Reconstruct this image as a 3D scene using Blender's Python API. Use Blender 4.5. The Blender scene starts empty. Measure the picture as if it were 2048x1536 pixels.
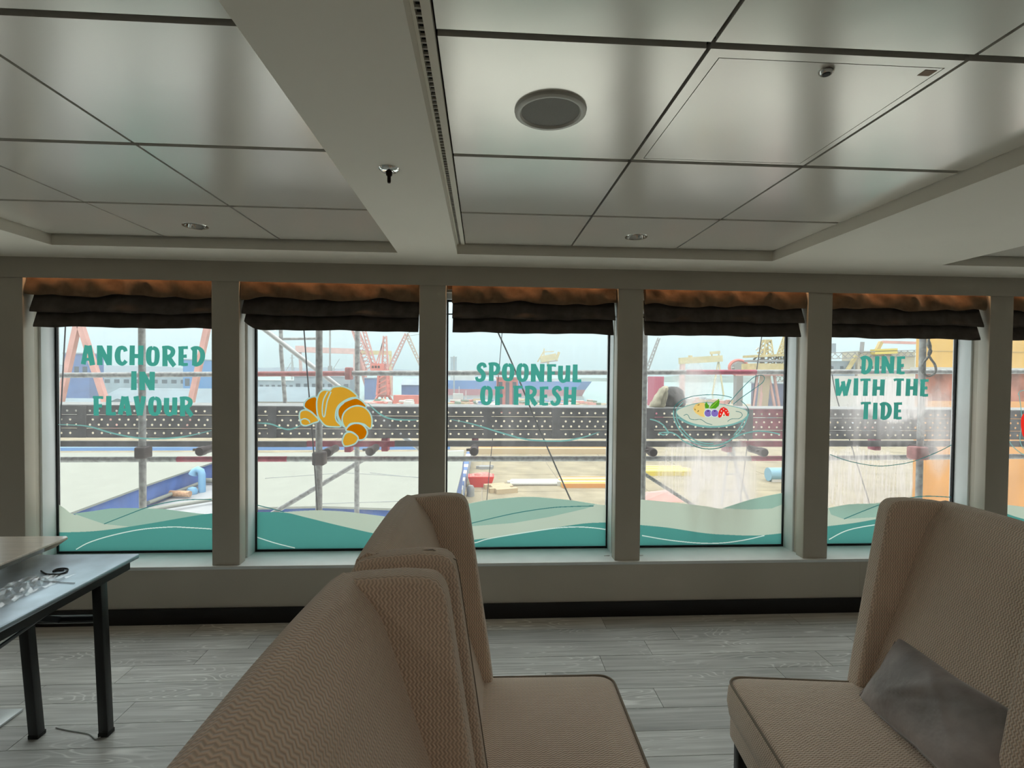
import bpy, bmesh, math, random
from mathutils import Vector, Matrix
random.seed(7)
scene = bpy.context.scene
COL = scene.collection

# ------------------------------------------------------------------ camera
FPX, CAM_H = 1017.0, 1.537
YAW, PITCH, ROLL = math.radians(3.28), math.radians(-1.2), math.radians(0.545)
_f = Vector((math.sin(YAW)*math.cos(PITCH), math.cos(YAW)*math.cos(PITCH), math.sin(PITCH)))
_r = Vector((math.cos(YAW), -math.sin(YAW), 0))
_u = _r.cross(_f)
CR = math.cos(ROLL)*_r + math.sin(ROLL)*_u
CU = -math.sin(ROLL)*_r + math.cos(ROLL)*_u
CF = _f
cam_d = bpy.data.cameras.new('camera')
cam_d.sensor_width = 36.0
cam_d.lens = FPX/2048*36.0
cam_d.clip_start = 0.02
cam_d.clip_end = 9000
cam = bpy.data.objects.new('camera', cam_d)
COL.objects.link(cam)
cam.matrix_world = Matrix(((CR.x, CU.x, -CF.x, 0), (CR.y, CU.y, -CF.y, 0), (CR.z, CU.z, -CF.z, CAM_H), (0, 0, 0, 1)))
scene.camera = cam

# ------------------------------------------------------------------ world, sun, exposure
vs = scene.view_settings
vs.view_transform = 'Standard'
vs.look = 'None'
vs.exposure = 0.58
vs.gamma = 1.0
vs.use_curve_mapping = False
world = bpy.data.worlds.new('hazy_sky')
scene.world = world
world.use_nodes = True
wn = world.node_tree
wn.nodes.clear()
wo = wn.nodes.new('ShaderNodeOutputWorld')
wb = wn.nodes.new('ShaderNodeBackground')
tc = wn.nodes.new('ShaderNodeTexCoord')
sx = wn.nodes.new('ShaderNodeSeparateXYZ')
rp = wn.nodes.new('ShaderNodeValToRGB')
wn.links.new(tc.outputs['Generated'], sx.inputs[0])
wn.links.new(sx.outputs['Z'], rp.inputs[0])
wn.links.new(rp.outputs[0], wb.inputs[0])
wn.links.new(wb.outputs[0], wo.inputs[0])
rp.color_ramp.elements[0].position = 0.0
rp.color_ramp.elements[0].color = (0.63, 0.87, 0.93, 1)
rp.color_ramp.elements[1].position = 0.6
rp.color_ramp.elements[1].color = (0.94, 0.94, 0.92, 1)
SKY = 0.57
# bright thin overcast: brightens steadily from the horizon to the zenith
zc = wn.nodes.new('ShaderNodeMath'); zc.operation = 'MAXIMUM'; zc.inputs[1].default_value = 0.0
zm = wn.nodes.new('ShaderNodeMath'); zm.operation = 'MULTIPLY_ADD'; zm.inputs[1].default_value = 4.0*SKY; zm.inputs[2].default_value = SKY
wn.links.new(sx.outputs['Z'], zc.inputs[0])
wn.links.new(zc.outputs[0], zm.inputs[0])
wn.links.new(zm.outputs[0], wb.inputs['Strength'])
sun_d = bpy.data.lights.new('sun', 'SUN')
sun_d.energy = 0.5
sun_d.angle = math.radians(12)
sun_d.color = (1.0, 0.95, 0.86)
sun = bpy.data.objects.new('sun', sun_d)
COL.objects.link(sun)
sun.rotation_euler = Vector((0.35, 1.0, -1.5)).to_track_quat('-Z', 'Y').to_euler()

cy = scene.cycles
cy.use_light_tree = False
cy.adaptive_threshold = 0.03
cy.max_bounces = 6
cy.diffuse_bounces = 4
cy.glossy_bounces = 3
cy.transmission_bounces = 4
cy.transparent_max_bounces = 10
cy.volume_bounces = 1
cy.caustics_reflective = False
cy.caustics_refractive = False

# ------------------------------------------------------------------ pixel helpers (2048 x 1536 frame)
def ray(px, py):
    return CR*((px-1024)/FPX) - CU*((py-768)/FPX) + CF
def at_y(px, py, y):
    d = ray(px, py); t = y/d.y
    return Vector((d.x*t, y, CAM_H+d.z*t))
def at_z(px, py, z):
    d = ray(px, py); t = (z-CAM_H)/d.z
    return Vector((d.x*t, d.y*t, z))

# ------------------------------------------------------------------ materials
MATS = {}
def nd(nt, t, **k):
    n = nt.nodes.new(t)
    for a, v in k.items():
        setattr(n, a, v)
    return n
def mat(name, col, rough=0.6, metal=0.0, spec=0.4, noise=0.0, nscale=8.0, bump=0.0, bscale=60.0, sheen=0.0, coat=0.0, emit=None, estr=0.0, stretch=(1, 1, 1)):
    if name in MATS:
        return MATS[name]
    m = bpy.data.materials.new(name)
    m.use_nodes = True
    nt = m.node_tree
    b = nt.nodes['Principled BSDF']
    b.inputs['Base Color'].default_value = (*col, 1)
    b.inputs['Roughness'].default_value = rough
    b.inputs['Metallic'].default_value = metal
    b.inputs['Specular IOR Level'].default_value = spec
    if sheen:
        b.inputs['Sheen Weight'].default_value = sheen
        b.inputs['Sheen Roughness'].default_value = 0.4
    if coat:
        b.inputs['Coat Weight'].default_value = coat
    if emit:
        b.inputs['Emission Color'].default_value = (*emit, 1)
        b.inputs['Emission Strength'].default_value = estr
    if noise or bump:
        co = nd(nt, 'ShaderNodeTexCoord')
        mp = nd(nt, 'ShaderNodeMapping')
        mp.inputs['Scale'].default_value = stretch
        nt.links.new(co.outputs['Object'], mp.inputs[0])
    if noise:
        n = nd(nt, 'ShaderNodeTexNoise')
        n.inputs['Scale'].default_value = nscale
        n.inputs['Detail'].default_value = 5
        nt.links.new(mp.outputs[0], n.inputs['Vector'])
        r = nd(nt, 'ShaderNodeValToRGB')
        r.color_ramp.elements[0].position = 0.3
        r.color_ramp.elements[1].position = 0.7
        r.color_ramp.elements[0].color = (*[c*(1-noise) for c in col], 1)
        r.color_ramp.elements[1].color = (*[min(1, c*(1+noise)) for c in col], 1)
        nt.links.new(n.outputs[0], r.inputs[0])
        nt.links.new(r.outputs[0], b.inputs['Base Color'])
    if bump:
        n2 = nd(nt, 'ShaderNodeTexNoise')
        n2.inputs['Scale'].default_value = bscale
        n2.inputs['Detail'].default_value = 3
        nt.links.new(mp.outputs[0], n2.inputs['Vector'])
        bp = nd(nt, 'ShaderNodeBump')
        bp.inputs['Strength'].default_value = bump
        bp.inputs['Distance'].default_value = 0.01
        nt.links.new(n2.outputs[0], bp.inputs['Height'])
        nt.links.new(bp.outputs[0], b.inputs['Normal'])
    MATS[name] = m
    return m

def vinyl(name, col, opacity=1.0):
    """translucent printed film, lit from behind by daylight"""
    if name in MATS:
        return MATS[name]
    m = bpy.data.materials.new(name)
    m.use_nodes = True
    nt = m.node_tree
    nt.nodes.clear()
    o = nd(nt, 'ShaderNodeOutputMaterial')
    t = nd(nt, 'ShaderNodeBsdfTranslucent')
    d = nd(nt, 'ShaderNodeBsdfDiffuse')
    mx = nd(nt, 'ShaderNodeMixShader')
    t.inputs[0].default_value = (*col, 1)
    d.inputs[0].default_value = (*col, 1)
    mx.inputs[0].default_value = 0.25
    nt.links.new(t.outputs[0], mx.inputs[1])
    nt.links.new(d.outputs[0], mx.inputs[2])
    last = mx
    if opacity < 1:
        tr = nd(nt, 'ShaderNodeBsdfTransparent')
        m2 = nd(nt, 'ShaderNodeMixShader')
        m2.inputs[0].default_value = opacity
        nt.links.new(tr.outputs[0], m2.inputs[1])
        nt.links.new(mx.outputs[0], m2.inputs[2])
        last = m2
    nt.links.new(last.outputs[0], o.inputs[0])
    MATS[name] = m
    return m

def fabric(name, col, col2, scale=1.0):
    """upholstery with a woven zigzag relief, drawn in the part's UVs (metres)"""
    m = bpy.data.materials.new(name)
    m.use_nodes = True
    nt = m.node_tree
    b = nt.nodes['Principled BSDF']
    b.inputs['Roughness'].default_value = 0.85
    b.inputs['Specular IOR Level'].default_value = 0.25
    b.inputs['Sheen Weight'].default_value = 0.5
    uv = nd(nt, 'ShaderNodeUVMap')
    sp = nd(nt, 'ShaderNodeSeparateXYZ')
    nt.links.new(uv.outputs[0], sp.inputs[0])
    def mth(op, a, bb=None):
        n = nd(nt, 'ShaderNodeMath', operation=op)
        for i, v in enumerate((a, bb)):
            if v is None:
                continue
            if isinstance(v, (int, float)):
                n.inputs[i].default_value = v
            else:
                nt.links.new(v, n.inputs[i])
        return n.outputs[0]
    nz = nd(nt, 'ShaderNodeTexNoise')
    nz.inputs['Scale'].default_value = 60
    nt.links.new(uv.outputs[0], nz.inputs['Vector'])
    v = mth('MULTIPLY', sp.outputs['Y'], 1/0.0135*scale)
    tri = mth('PINGPONG', v, 0.5)
    u = mth('MULTIPLY', sp.outputs['X'], 1/0.0080*scale)
    u = mth('ADD', u, mth('MULTIPLY', tri, 1.1))
    u = mth('ADD', u, mth('MULTIPLY', nz.outputs[0], 0.35))
    s = mth('SINE', mth('MULTIPLY', u, 6.2832))
    hgt = mth('ADD', mth('MULTIPLY', s, 0.5), 0.5)
    r = nd(nt, 'ShaderNodeValToRGB')
    r.color_ramp.elements[0].color = (*col2, 1)
    r.color_ramp.elements[1].color = (*col, 1)
    r.color_ramp.elements[0].position = 0.05
    r.color_ramp.elements[1].position = 0.75
    nt.links.new(hgt, r.inputs[0])
    nt.links.new(r.outputs[0], b.inputs['Base Color'])
    bp = nd(nt, 'ShaderNodeBump')
    bp.inputs['Strength'].default_value = 0.9
    bp.inputs['Distance'].default_value = 0.0018
    nt.links.new(hgt, bp.inputs['Height'])
    nt.links.new(bp.outputs[0], b.inputs['Normal'])
    MATS[name] = m
    return m

# ------------------------------------------------------------------ mesh builder
class MB:
    def __init__(s):
        s.v = []; s.f = []
    def quad(s, a, b, c, d):
        i = len(s.v); s.v += [tuple(a), tuple(b), tuple(c), tuple(d)]; s.f.append((i, i+1, i+2, i+3)); return s
    def poly(s, pts):
        i = len(s.v); s.v += [tuple(p) for p in pts]; s.f.append(tuple(range(i, i+len(pts)))); return s
    def box(s, x0, y0, z0, x1, y1, z1, M=None):
        i = len(s.v)
        P = [Vector(p) for p in ((x0,y0,z0),(x1,y0,z0),(x1,y1,z0),(x0,y1,z0),(x0,y0,z1),(x1,y0,z1),(x1,y1,z1),(x0,y1,z1))]
        if M is not None:
            P = [M @ p for p in P]
        s.v += [tuple(p) for p in P]
        s.f += [tuple(i+k for k in q) for q in ((0,3,2,1),(4,5,6,7),(0,1,5,4),(1,2,6,5),(2,3,7,6),(3,0,4,7))]
        return s
    def beam(s, a, b, w, h=None):
        a = Vector(a); b = Vector(b); d = b-a
        q = d.to_track_quat('Z', 'Y').to_matrix().to_4x4()
        h = h or w
        return s.box(-h/2, -w/2, 0, h/2, w/2, d.length, Matrix.Translation(a) @ q)
    def tube(s, pts, r, n=10, cap=True):
        pts = [Vector(p) for p in pts]
        i0 = len(s.v); m = len(pts)
        up = Vector((0, 0, 1))
        prev = None
        for k, p in enumerate(pts):
            t = (pts[min(k+1, m-1)]-pts[max(k-1, 0)]).normalized()
            if prev is None:
                a = up if abs(t.dot(up)) < 0.9 else Vector((1, 0, 0))
                e1 = t.cross(a).normalized()
            else:
                e1 = (prev - t*prev.dot(t)).normalized()
            prev = e1
            e2 = t.cross(e1)
            rr = r[k] if isinstance(r, (list, tuple)) else r
            for j in range(n):
                an = 2*math.pi*j/n
                s.v.append(tuple(p+(e1*math.cos(an)+e2*math.sin(an))*rr))
        for k in range(m-1):
            for j in range(n):
                a = i0+k*n+j; b = i0+k*n+(j+1) % n
                s.f.append((a, b, b+n, a+n))
        if cap:
            s.f.append(tuple(i0+j for j in reversed(range(n))))
            s.f.append(tuple(i0+(m-1)*n+j for j in range(n)))
        return s
    def lathe(s, prof, c, n=24, axis='Z'):
        """prof: list of (radius, height); closed with caps at radius 0"""
        i0 = len(s.v)
        for (r, h) in prof:
            for j in range(n):
                a = 2*math.pi*j/n
                if axis == 'Z':
                    s.v.append((c[0]+r*math.cos(a), c[1]+r*math.sin(a), c[2]+h))
                elif axis == 'Y':
                    s.v.append((c[0]+r*math.cos(a), c[1]+h, c[2]+r*math.sin(a)))
                else:
                    s.v.append((c[0]+h, c[1]+r*math.cos(a), c[2]+r*math.sin(a)))
        for k in range(len(prof)-1):
            for j in range(n):
                a = i0+k*n+j; b = i0+k*n+(j+1) % n
                s.f.append((a, b, b+n, a+n))
        return s
    def prism(s, poly, lo, hi, axis='Y'):
        """poly: 2D points; extruded along axis from lo to hi"""
        n = len(poly); i = len(s.v)
        def P(p, t):
            return {'Y': (p[0], t, p[1]), 'Z': (p[0], p[1], t), 'X': (t, p[0], p[1])}[axis]
        s.v += [P(p, lo) for p in poly]+[P(p, hi) for p in poly]
        s.f.append(tuple(i+j for j in range(n)))
        s.f.append(tuple(i+n+j for j in reversed(range(n))))
        for j in range(n):
            k = (j+1) % n
            s.f.append((i+j, i+n+j, i+n+k, i+k))
        return s
    def lattice(s, a, b, w, n, t, w2=None):
        a = Vector(a); b = Vector(b); d = (b-a)
        q = d.to_track_quat('Z', 'Y').to_matrix()
        w2 = w2 or w
        ring = []
        for k in range(n+1):
            c = a+d*(k/n); ww = w+(w2-w)*k/n
            ring.append([c+q @ Vector((sx_*ww/2, sy_*ww/2, 0)) for sx_, sy_ in ((-1,-1),(1,-1),(1,1),(-1,1))])
        for j in range(4):
            s.beam(ring[0][j], ring[-1][j], t)
            for k in range(n):
                s.beam(ring[k][j], ring[k+1][(j+1) % 4], t*0.7)
        return s
    def mesh(s, name, smooth=False, fix=True):
        me = bpy.data.meshes.new(name)
        me.from_pydata(s.v, [], s.f)
        if fix:
            bm = bmesh.new(); bm.from_mesh(me)
            bmesh.ops.recalc_face_normals(bm, faces=bm.faces)
            bm.to_mesh(me); bm.free()
        if smooth:
            for p in me.polygons:
                p.use_smooth = True
        me.update()
        return me

def bevel(me, w, seg=3, smooth=True, subdiv=0):
    bm = bmesh.new(); bm.from_mesh(me)
    bmesh.ops.remove_doubles(bm, verts=bm.verts, dist=1e-5)
    ed = [e for e in bm.edges if len(e.link_faces) == 2 and e.calc_face_angle(0) > math.radians(25)]
    bmesh.ops.bevel(bm, geom=ed, offset=w, segments=seg, affect='EDGES', profile=0.5, clamp_overlap=True)
    bmesh.ops.recalc_face_normals(bm, faces=bm.faces)
    if smooth:
        for f in bm.faces:
            f.smooth = True
    bm.to_mesh(me); bm.free()
    if smooth:
        try:
            me.set_sharp_from_angle(angle=math.radians(50))
        except Exception:
            pass
    return me

def smooth_by(me, deg=40):
    for p in me.polygons:
        p.use_smooth = True
    me.set_sharp_from_angle(angle=math.radians(deg))
    return me

def boxuv(me, mode='auto'):
    uvl = me.uv_layers.new(name='UVMap')
    for p in me.polygons:
        n = p.normal
        ax = max(range(3), key=lambda i: abs(n[i]))
        for li in p.loop_indices:
            c = me.vertices[me.loops[li].vertex_index].co
            if ax == 0:
                uv = (c.y, c.z)
            elif ax == 1:
                uv = (c.x, c.z)
            else:
                uv = (c.y, c.x)
            uvl.data[li].uv = uv
    return me

def ob(name, me, m=None, parent=None, label=None, cat=None, group=None, kind=None, loc=None, rot=None):
    if isinstance(me, MB):
        me = me.mesh(name)
    o = bpy.data.objects.new(name, me)
    COL.objects.link(o)
    if m is not None and me is not None and len(me.materials) == 0:
        me.materials.append(m)
    if parent is not None:
        o.parent = parent
    if label:
        o['label'] = label
    if cat:
        o['category'] = cat
    if group:
        o['group'] = group
    if kind:
        o['kind'] = kind
    if loc is not None:
        o.location = loc
    if rot is not None:
        o.rotation_euler = rot
    return o

def thing(name, label, cat, loc=(0, 0, 0), rz=0.0, group=None, kind=None):
    return ob(name, None, None, None, label, cat, group, kind, loc, (0, 0, rz))

def copy_tree(o, parent=None):
    c = o.copy(); COL.objects.link(c)
    c.parent = parent
    for ch in o.children:
        copy_tree(ch, c)
    return c

def spline(pts, n=8, closed=False):
    """Catmull-Rom through 2D/3D tuples"""
    P = [Vector(p) for p in pts]
    out = []
    m = len(P)
    rng = m if closed else m-1
    for i in range(rng):
        if closed:
            a, b, c, d = P[(i-1) % m], P[i], P[(i+1) % m], P[(i+2) % m]
        else:
            a, b, c, d = P[max(i-1, 0)], P[i], P[i+1], P[min(i+2, m-1)]
        for k in range(n):
            t = k/n
            out.append(0.5*((2*b)+(c-a)*t+(2*a-5*b+4*c-d)*t*t+(3*b-a-3*c+d)*t**3))
    if not closed:
        out.append(P[-1])
    return out
# ------------------------------------------------------------------ common materials
M_WALL = mat('painted_wall', (0.56, 0.52, 0.45), 0.55, bump=0.04, bscale=300, noise=0.03, nscale=3)
M_SOFFIT = mat('soffit_paint', (0.92, 0.86, 0.75), 0.6, noise=0.02, nscale=2)
M_CLAD = mat('pillar_paint', (0.52, 0.475, 0.40), 0.45, noise=0.03, nscale=4)
M_FRAME = mat('frame_paint', (0.80, 0.84, 0.84), 0.35, noise=0.03, nscale=5)
M_SILL = mat('sill_paint', (0.80, 0.85, 0.86), 0.35, noise=0.05, nscale=6)
M_BASE = mat('black_skirting', (0.012, 0.012, 0.013), 0.5)
M_GASKET = mat('black_rubber', (0.006, 0.007, 0.008), 0.6)
M_CHROME = mat('chrome', (0.85, 0.85, 0.83), 0.08, metal=1.0)
M_BLACK = mat('matt_black', (0.01, 0.01, 0.01), 0.6)
M_CAVITY = mat('dark_cavity', (0.05, 0.045, 0.04), 0.9)

def panel_mat():
    m = bpy.data.materials.new('ceiling_panel_enamel')
    m.use_nodes = True
    nt = m.node_tree
    b = nt.nodes['Principled BSDF']
    b.inputs['Base Color'].default_value = (0.87, 0.83, 0.755, 1)
    b.inputs['Roughness'].default_value = 0.22
    b.inputs['Metallic'].default_value = 0.35
    b.inputs['Specular IOR Level'].default_value = 1.0
    co = nd(nt, 'ShaderNodeTexCoord')
    n = nd(nt, 'ShaderNodeTexNoise')
    n.inputs['Scale'].default_value = 3.0
    nt.links.new(co.outputs['Object'], n.inputs['Vector'])
    bp = nd(nt, 'ShaderNodeBump')
    bp.inputs['Strength'].default_value = 0.15
    bp.inputs['Distance'].default_value = 0.01
    nt.links.new(n.outputs[0], bp.inputs['Height'])
    nt.links.new(bp.outputs[0], b.inputs['Normal'])
    return m
M_PANEL = panel_mat()

def plank_mat():
    m = bpy.data.materials.new('grey_oak_plank')
    m.use_nodes = True
    nt = m.node_tree
    b = nt.nodes['Principled BSDF']
    b.inputs['Roughness'].default_value = 0.42
    b.inputs['Specular IOR Level'].default_value = 0.45
    co = nd(nt, 'ShaderNodeTexCoord')
    oi = nd(nt, 'ShaderNodeObjectInfo')
    geo = nd(nt, 'ShaderNodeNewGeometry')
    def mth(op, a, bb=None):
        n = nd(nt, 'ShaderNodeMath', operation=op)
        for i, v in enumerate((a, bb)):
            if v is None:
                continue
            if isinstance(v, (int, float)):
                n.inputs[i].default_value = v
            else:
                nt.links.new(v, n.inputs[i])
        return n.outputs[0]
    sc = nd(nt, 'ShaderNodeVectorMath', operation='SCALE')
    nt.links.new(oi.outputs['Location'], sc.inputs[0])
    sc.inputs['Scale'].default_value = 3.7
    add = nd(nt, 'ShaderNodeVectorMath', operation='ADD')
    nt.links.new(co.outputs['Object'], add.inputs[0])
    nt.links.new(sc.outputs[0], add.inputs[1])
    # long fibres
    mp = nd(nt, 'ShaderNodeMapping')
    mp.inputs['Scale'].default_value = (2.0, 45, 10)
    nt.links.new(add.outputs[0], mp.inputs[0])
    n1 = nd(nt, 'ShaderNodeTexNoise')
    n1.inputs['Scale'].default_value = 1.0
    n1.inputs['Detail'].default_value = 6
    nt.links.new(mp.outputs[0], n1.inputs['Vector'])
    # cathedral grain: contour lines of a stretched smooth field
    mp2 = nd(nt, 'ShaderNodeMapping')
    mp2.inputs['Scale'].default_value = (1.6, 9, 4)
    nt.links.new(add.outputs[0], mp2.inputs[0])
    n2 = nd(nt, 'ShaderNodeTexNoise')
    n2.inputs['Scale'].default_value = 1.0
    n2.inputs['Detail'].default_value = 1.0
    nt.links.new(mp2.outputs[0], n2.inputs['Vector'])
    lines = mth('PINGPONG', mth('MULTIPLY', n2.outputs[0], 22.0), 0.5)
    ln = nd(nt, 'ShaderNodeValToRGB')
    ln.color_ramp.elements[0].position = 0.0
    ln.color_ramp.elements[0].color = (1, 1, 1, 1)
    ln.color_ramp.elements[1].position = 0.17
    ln.color_ramp.elements[1].color = (0, 0, 0, 1)
    nt.links.new(lines, ln.inputs[0])
    n3 = nd(nt, 'ShaderNodeTexNoise')
    n3.inputs['Scale'].default_value = 2.2
    nt.links.new(add.outputs[0], n3.inputs['Vector'])
    msk = nd(nt, 'ShaderNodeValToRGB')
    msk.color_ramp.elements[0].position = 0.46
    msk.color_ramp.elements[1].position = 0.62
    nt.links.new(n3.outputs[0], msk.inputs[0])
    fac = mth('MULTIPLY', mth('MULTIPLY', ln.outputs[0], msk.outputs[0]), 0.9)
    r = nd(nt, 'ShaderNodeValToRGB')
    r.color_ramp.elements[0].position = 0.28
    r.color_ramp.elements[0].color = (0.34, 0.35, 0.335, 1)
    r.color_ramp.elements[1].position = 0.72
    r.color_ramp.elements[1].color = (0.62, 0.64, 0.615, 1)
    nt.links.new(n1.outputs[0], r.inputs[0])
    mx = nd(nt, 'ShaderNodeMixRGB')
    mx.inputs[2].default_value = (0.82, 0.84, 0.81, 1)
    nt.links.new(fac, mx.inputs[0])
    nt.links.new(r.outputs[0], mx.inputs[1])
    # board to board tone
    hs = nd(nt, 'ShaderNodeHueSaturation')
    nt.links.new(mx.outputs[0], hs.inputs['Color'])
    nt.links.new(mth('ADD', mth('MULTIPLY', oi.outputs['Random'], 0.3), 0.85), hs.inputs['Value'])
    nt.links.new(hs.outputs[0], b.inputs['Base Color'])
    bp = nd(nt, 'ShaderNodeBump')
    bp.inputs['Strength'].default_value = 0.25
    bp.inputs['Distance'].default_value = 0.002
    nt.links.new(n1.outputs[0], bp.inputs['Height'])
    nt.links.new(bp.outputs[0], b.inputs['Normal'])
    return m
M_PLANK = plank_mat()

# ------------------------------------------------------------------ dimensions
RX0, RX1, RY0 = -9.0, 11.0, -5.0          # room extents
YW = 3.16                                   # room face of window wall
ZS, ZP = 2.195, 2.251                       # soffit, coffer panels
ZH = 2.075                                  # header bottom
ZSILL = 0.350
YG = 3.416                                  # glass plane
PC0, PSP, PHW = -2.796, 1.2413, 0.0815
KMIN, KMAX = -4, 9
def pc(k):
    return PC0+PSP*k

# ------------------------------------------------------------------ floor with planks
floor = ob('floor', MB().box(RX0, RY0, -0.12, RX1, 3.40, -0.006), M_CAVITY, kind='structure')
PWID, PLEN = 0.147, 1.22
pm = MB().box(0, 0, -0.006, PLEN-0.0026, PWID-0.0026, 0).mesh('plank')
pm.materials.append(M_PLANK)
rest = MB()
row = 0
y = 3.155-PWID
while y > RY0:
    off = random.random()*PLEN if row % 3 else (row*0.37) % PLEN
    x = RX0+off-PLEN
    while x < RX1:
        x0 = max(x, RX0); x1 = min(x+PLEN, RX1)
        inview = y > 1.05 and abs(x+PLEN/2) < 1.15*y+0.9
        if x1-x0 > 0.05:
            if inview and x1-x0 > PLEN-0.01:
                o = ob('plank', pm, None, floor, loc=(x, y, 0))
            else:
                rest.box(x0, y, -0.006, x1-0.0026, y+PWID-0.0026, 0)
        x += PLEN
    y -= PWID
    row += 1
ob('floor_planks', rest, M_PLANK, floor, kind='stuff')

# ------------------------------------------------------------------ window wall
wall_front = ob('wall_front', MB().box(RX0, YW, 0, RX1, 3.50, ZSILL-0.02), M_WALL, kind='structure')
ob('header', MB().box(RX0, YW, ZH, RX1, YW+0.012, ZS+0.05), M_CLAD, wall_front)
ob('pocket', MB().box(RX0, YW+0.012, 2.235, RX1, 3.30, 2.30), M_CLAD, wall_front)
ob('lintel', MB().box(RX0, 3.30, 2.055, RX1, 3.50, 2.60), M_WALL, wall_front)
for xs in (-4.9, -2.62, -0.02, 2.47, 4.9):
    ob('panel_joint', MB().box(xs-0.0012, YW-0.0008, 0.10, xs+0.0012, YW+0.002, ZSILL-0.02), M_CLAD, wall_front)
for k in range(KMIN, KMAX+1):
    c = pc(k)
    me = MB().box(c-PHW, 3.17, ZSILL, c+PHW, 3.245, ZH+0.02).mesh('pillar')
    bevel(me, 0.003, 2)
    ob('pillar', me, M_CLAD, wall_front)
    ob('pillar_core', MB().box(c-0.060, 3.245, ZSILL, c+0.060, 3.302, 2.235), M_CLAD, wall_front)
trim = ob('trim_1', bevel(MB().box(RX0, YW-0.006, ZSILL-0.02, RX1, 3.44, ZSILL).mesh('sill'), 0.003, 2), M_SILL, kind='structure')
base = ob('baseboard_front', bevel(MB().box(RX0, YW-0.012, 0, RX1, YW, 0.096).mesh('skirting'), 0.002, 2), M_BASE, kind='structure')

# ------------------------------------------------------------------ glass
def glass_mat(name, blobs, seed):
    """thin pane with a film of dirt; blobs = condensation patches (x, z, rx, rz, strength) in world metres"""
    m = bpy.data.materials.new(name)
    m.use_nodes = True
    nt = m.node_tree
    nt.nodes.clear()
    o = nd(nt, 'ShaderNodeOutputMaterial')
    tr = nd(nt, 'ShaderNodeBsdfTransparent')
    tr.inputs[0].default_value = (0.93, 0.965, 0.96, 1)
    gl = nd(nt, 'ShaderNodeBsdfGlossy')
    gl.inputs['Roughness'].default_value = 0.02
    fr = nd(nt, 'ShaderNodeFresnel')
    fr.inputs['IOR'].default_value = 1.35
    mg = nd(nt, 'ShaderNodeMixShader')
    nt.links.new(fr.outputs[0], mg.inputs[0])
    nt.links.new(tr.outputs[0], mg.inputs[1])
    nt.links.new(gl.outputs[0], mg.inputs[2])
    tl = nd(nt, 'ShaderNodeBsdfTranslucent')
    tl.inputs[0].default_value = (0.66, 0.63, 0.62, 1)
    geo = nd(nt, 'ShaderNodeNewGeometry')
    def mth(op, a, bb=None, clamp=False):
        n = nd(nt, 'ShaderNodeMath', operation=op)
        n.use_clamp = clamp
        for i, v in enumerate((a, bb)):
            if v is None:
                continue
            if isinstance(v, (int, float)):
                n.inputs[i].default_value = v
            else:
                nt.links.new(v, n.inputs[i])
        return n.outputs[0]
    mp = nd(nt, 'ShaderNodeMapping')
    mp.inputs['Scale'].default_value = (9, 1, 0.7)
    mp.inputs['Location'].default_value = (seed, 0, seed*1.7)
    nt.links.new(geo.outputs['Position'], mp.inputs[0])
    n1 = nd(nt, 'ShaderNodeTexNoise')
    n1.inputs['Scale'].default_value = 1.0
    n1.inputs['Detail'].default_value = 4
    nt.links.new(mp.outputs[0], n1.inputs['Vector'])
    streak = mth('MULTIPLY', mth('SUBTRACT', n1.outputs[0], 0.42, True), 0.55)
    n0 = nd(nt, 'ShaderNodeTexNoise')
    n0.inputs['Scale'].default_value = 1.1
    nt.links.new(geo.outputs['Position'], n0.inputs['Vector'])
    dirt = mth('ADD', mth('MULTIPLY', streak, n0.outputs[0]), 0.075)
    if blobs:
        sp = nd(nt, 'ShaderNodeSeparateXYZ')
        nt.links.new(geo.outputs['Position'], sp.inputs[0])
        nf = nd(nt, 'ShaderNodeTexNoise')
        nf.inputs['Scale'].default_value = 90
        nt.links.new(geo.outputs['Position'], nf.inputs['Vector'])
        mpd = nd(nt, 'ShaderNodeMapping')
        mpd.inputs['Scale'].default_value = (70, 1, 5)
        nt.links.new(geo.outputs['Position'], mpd.inputs[0])
        drip = nd(nt, 'ShaderNodeTexNoise')
        drip.inputs['Scale'].default_value = 1.0
        drip.inputs['Detail'].default_value = 2
        nt.links.new(mpd.outputs[0], drip.inputs['Vector'])
        for (bx, bz, rx, rz, st, wet) in blobs:
            dx = mth('DIVIDE', mth('SUBTRACT', sp.outputs['X'], bx), rx)
            dz = mth('DIVIDE', mth('SUBTRACT', sp.outputs['Z'], bz), rz)
            d2 = mth('ADD', mth('MULTIPLY', dx, dx), mth('MULTIPLY', dz, dz))
            e = mth('SUBTRACT', mth('ADD', 1.0, mth('MULTIPLY', mth('SUBTRACT', n1.outputs[0], 0.5), 1.2)), d2, True)
            e = mth('MULTIPLY', e, 3.0, True) if wet else e
            tex = mth('ADD', mth('MULTIPLY', drip.outputs[0] if wet else nf.outputs[0], 1.6), -0.25, True) if wet else 1.0
            dirt = mth('ADD', dirt, mth('MULTIPLY', mth('MULTIPLY', e, st), tex))
    dirt = mth('MINIMUM', dirt, 0.85)
    mx = nd(nt, 'ShaderNodeMixShader')
    nt.links.new(dirt, mx.inputs[0])
    nt.links.new(mg.outputs[0], mx.inputs[1])
    nt.links.new(tl.outputs[0], mx.inputs[2])
    nt.links.new(mx.outputs[0], o.inputs[0])
    return m
G_CLEAR = glass_mat('dusty_glass', [], 3.1)
pA = at_y(1440, 985, YG); pB = at_y(1390, 770, YG); pC = at_y(1370, 940, YG)
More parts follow.
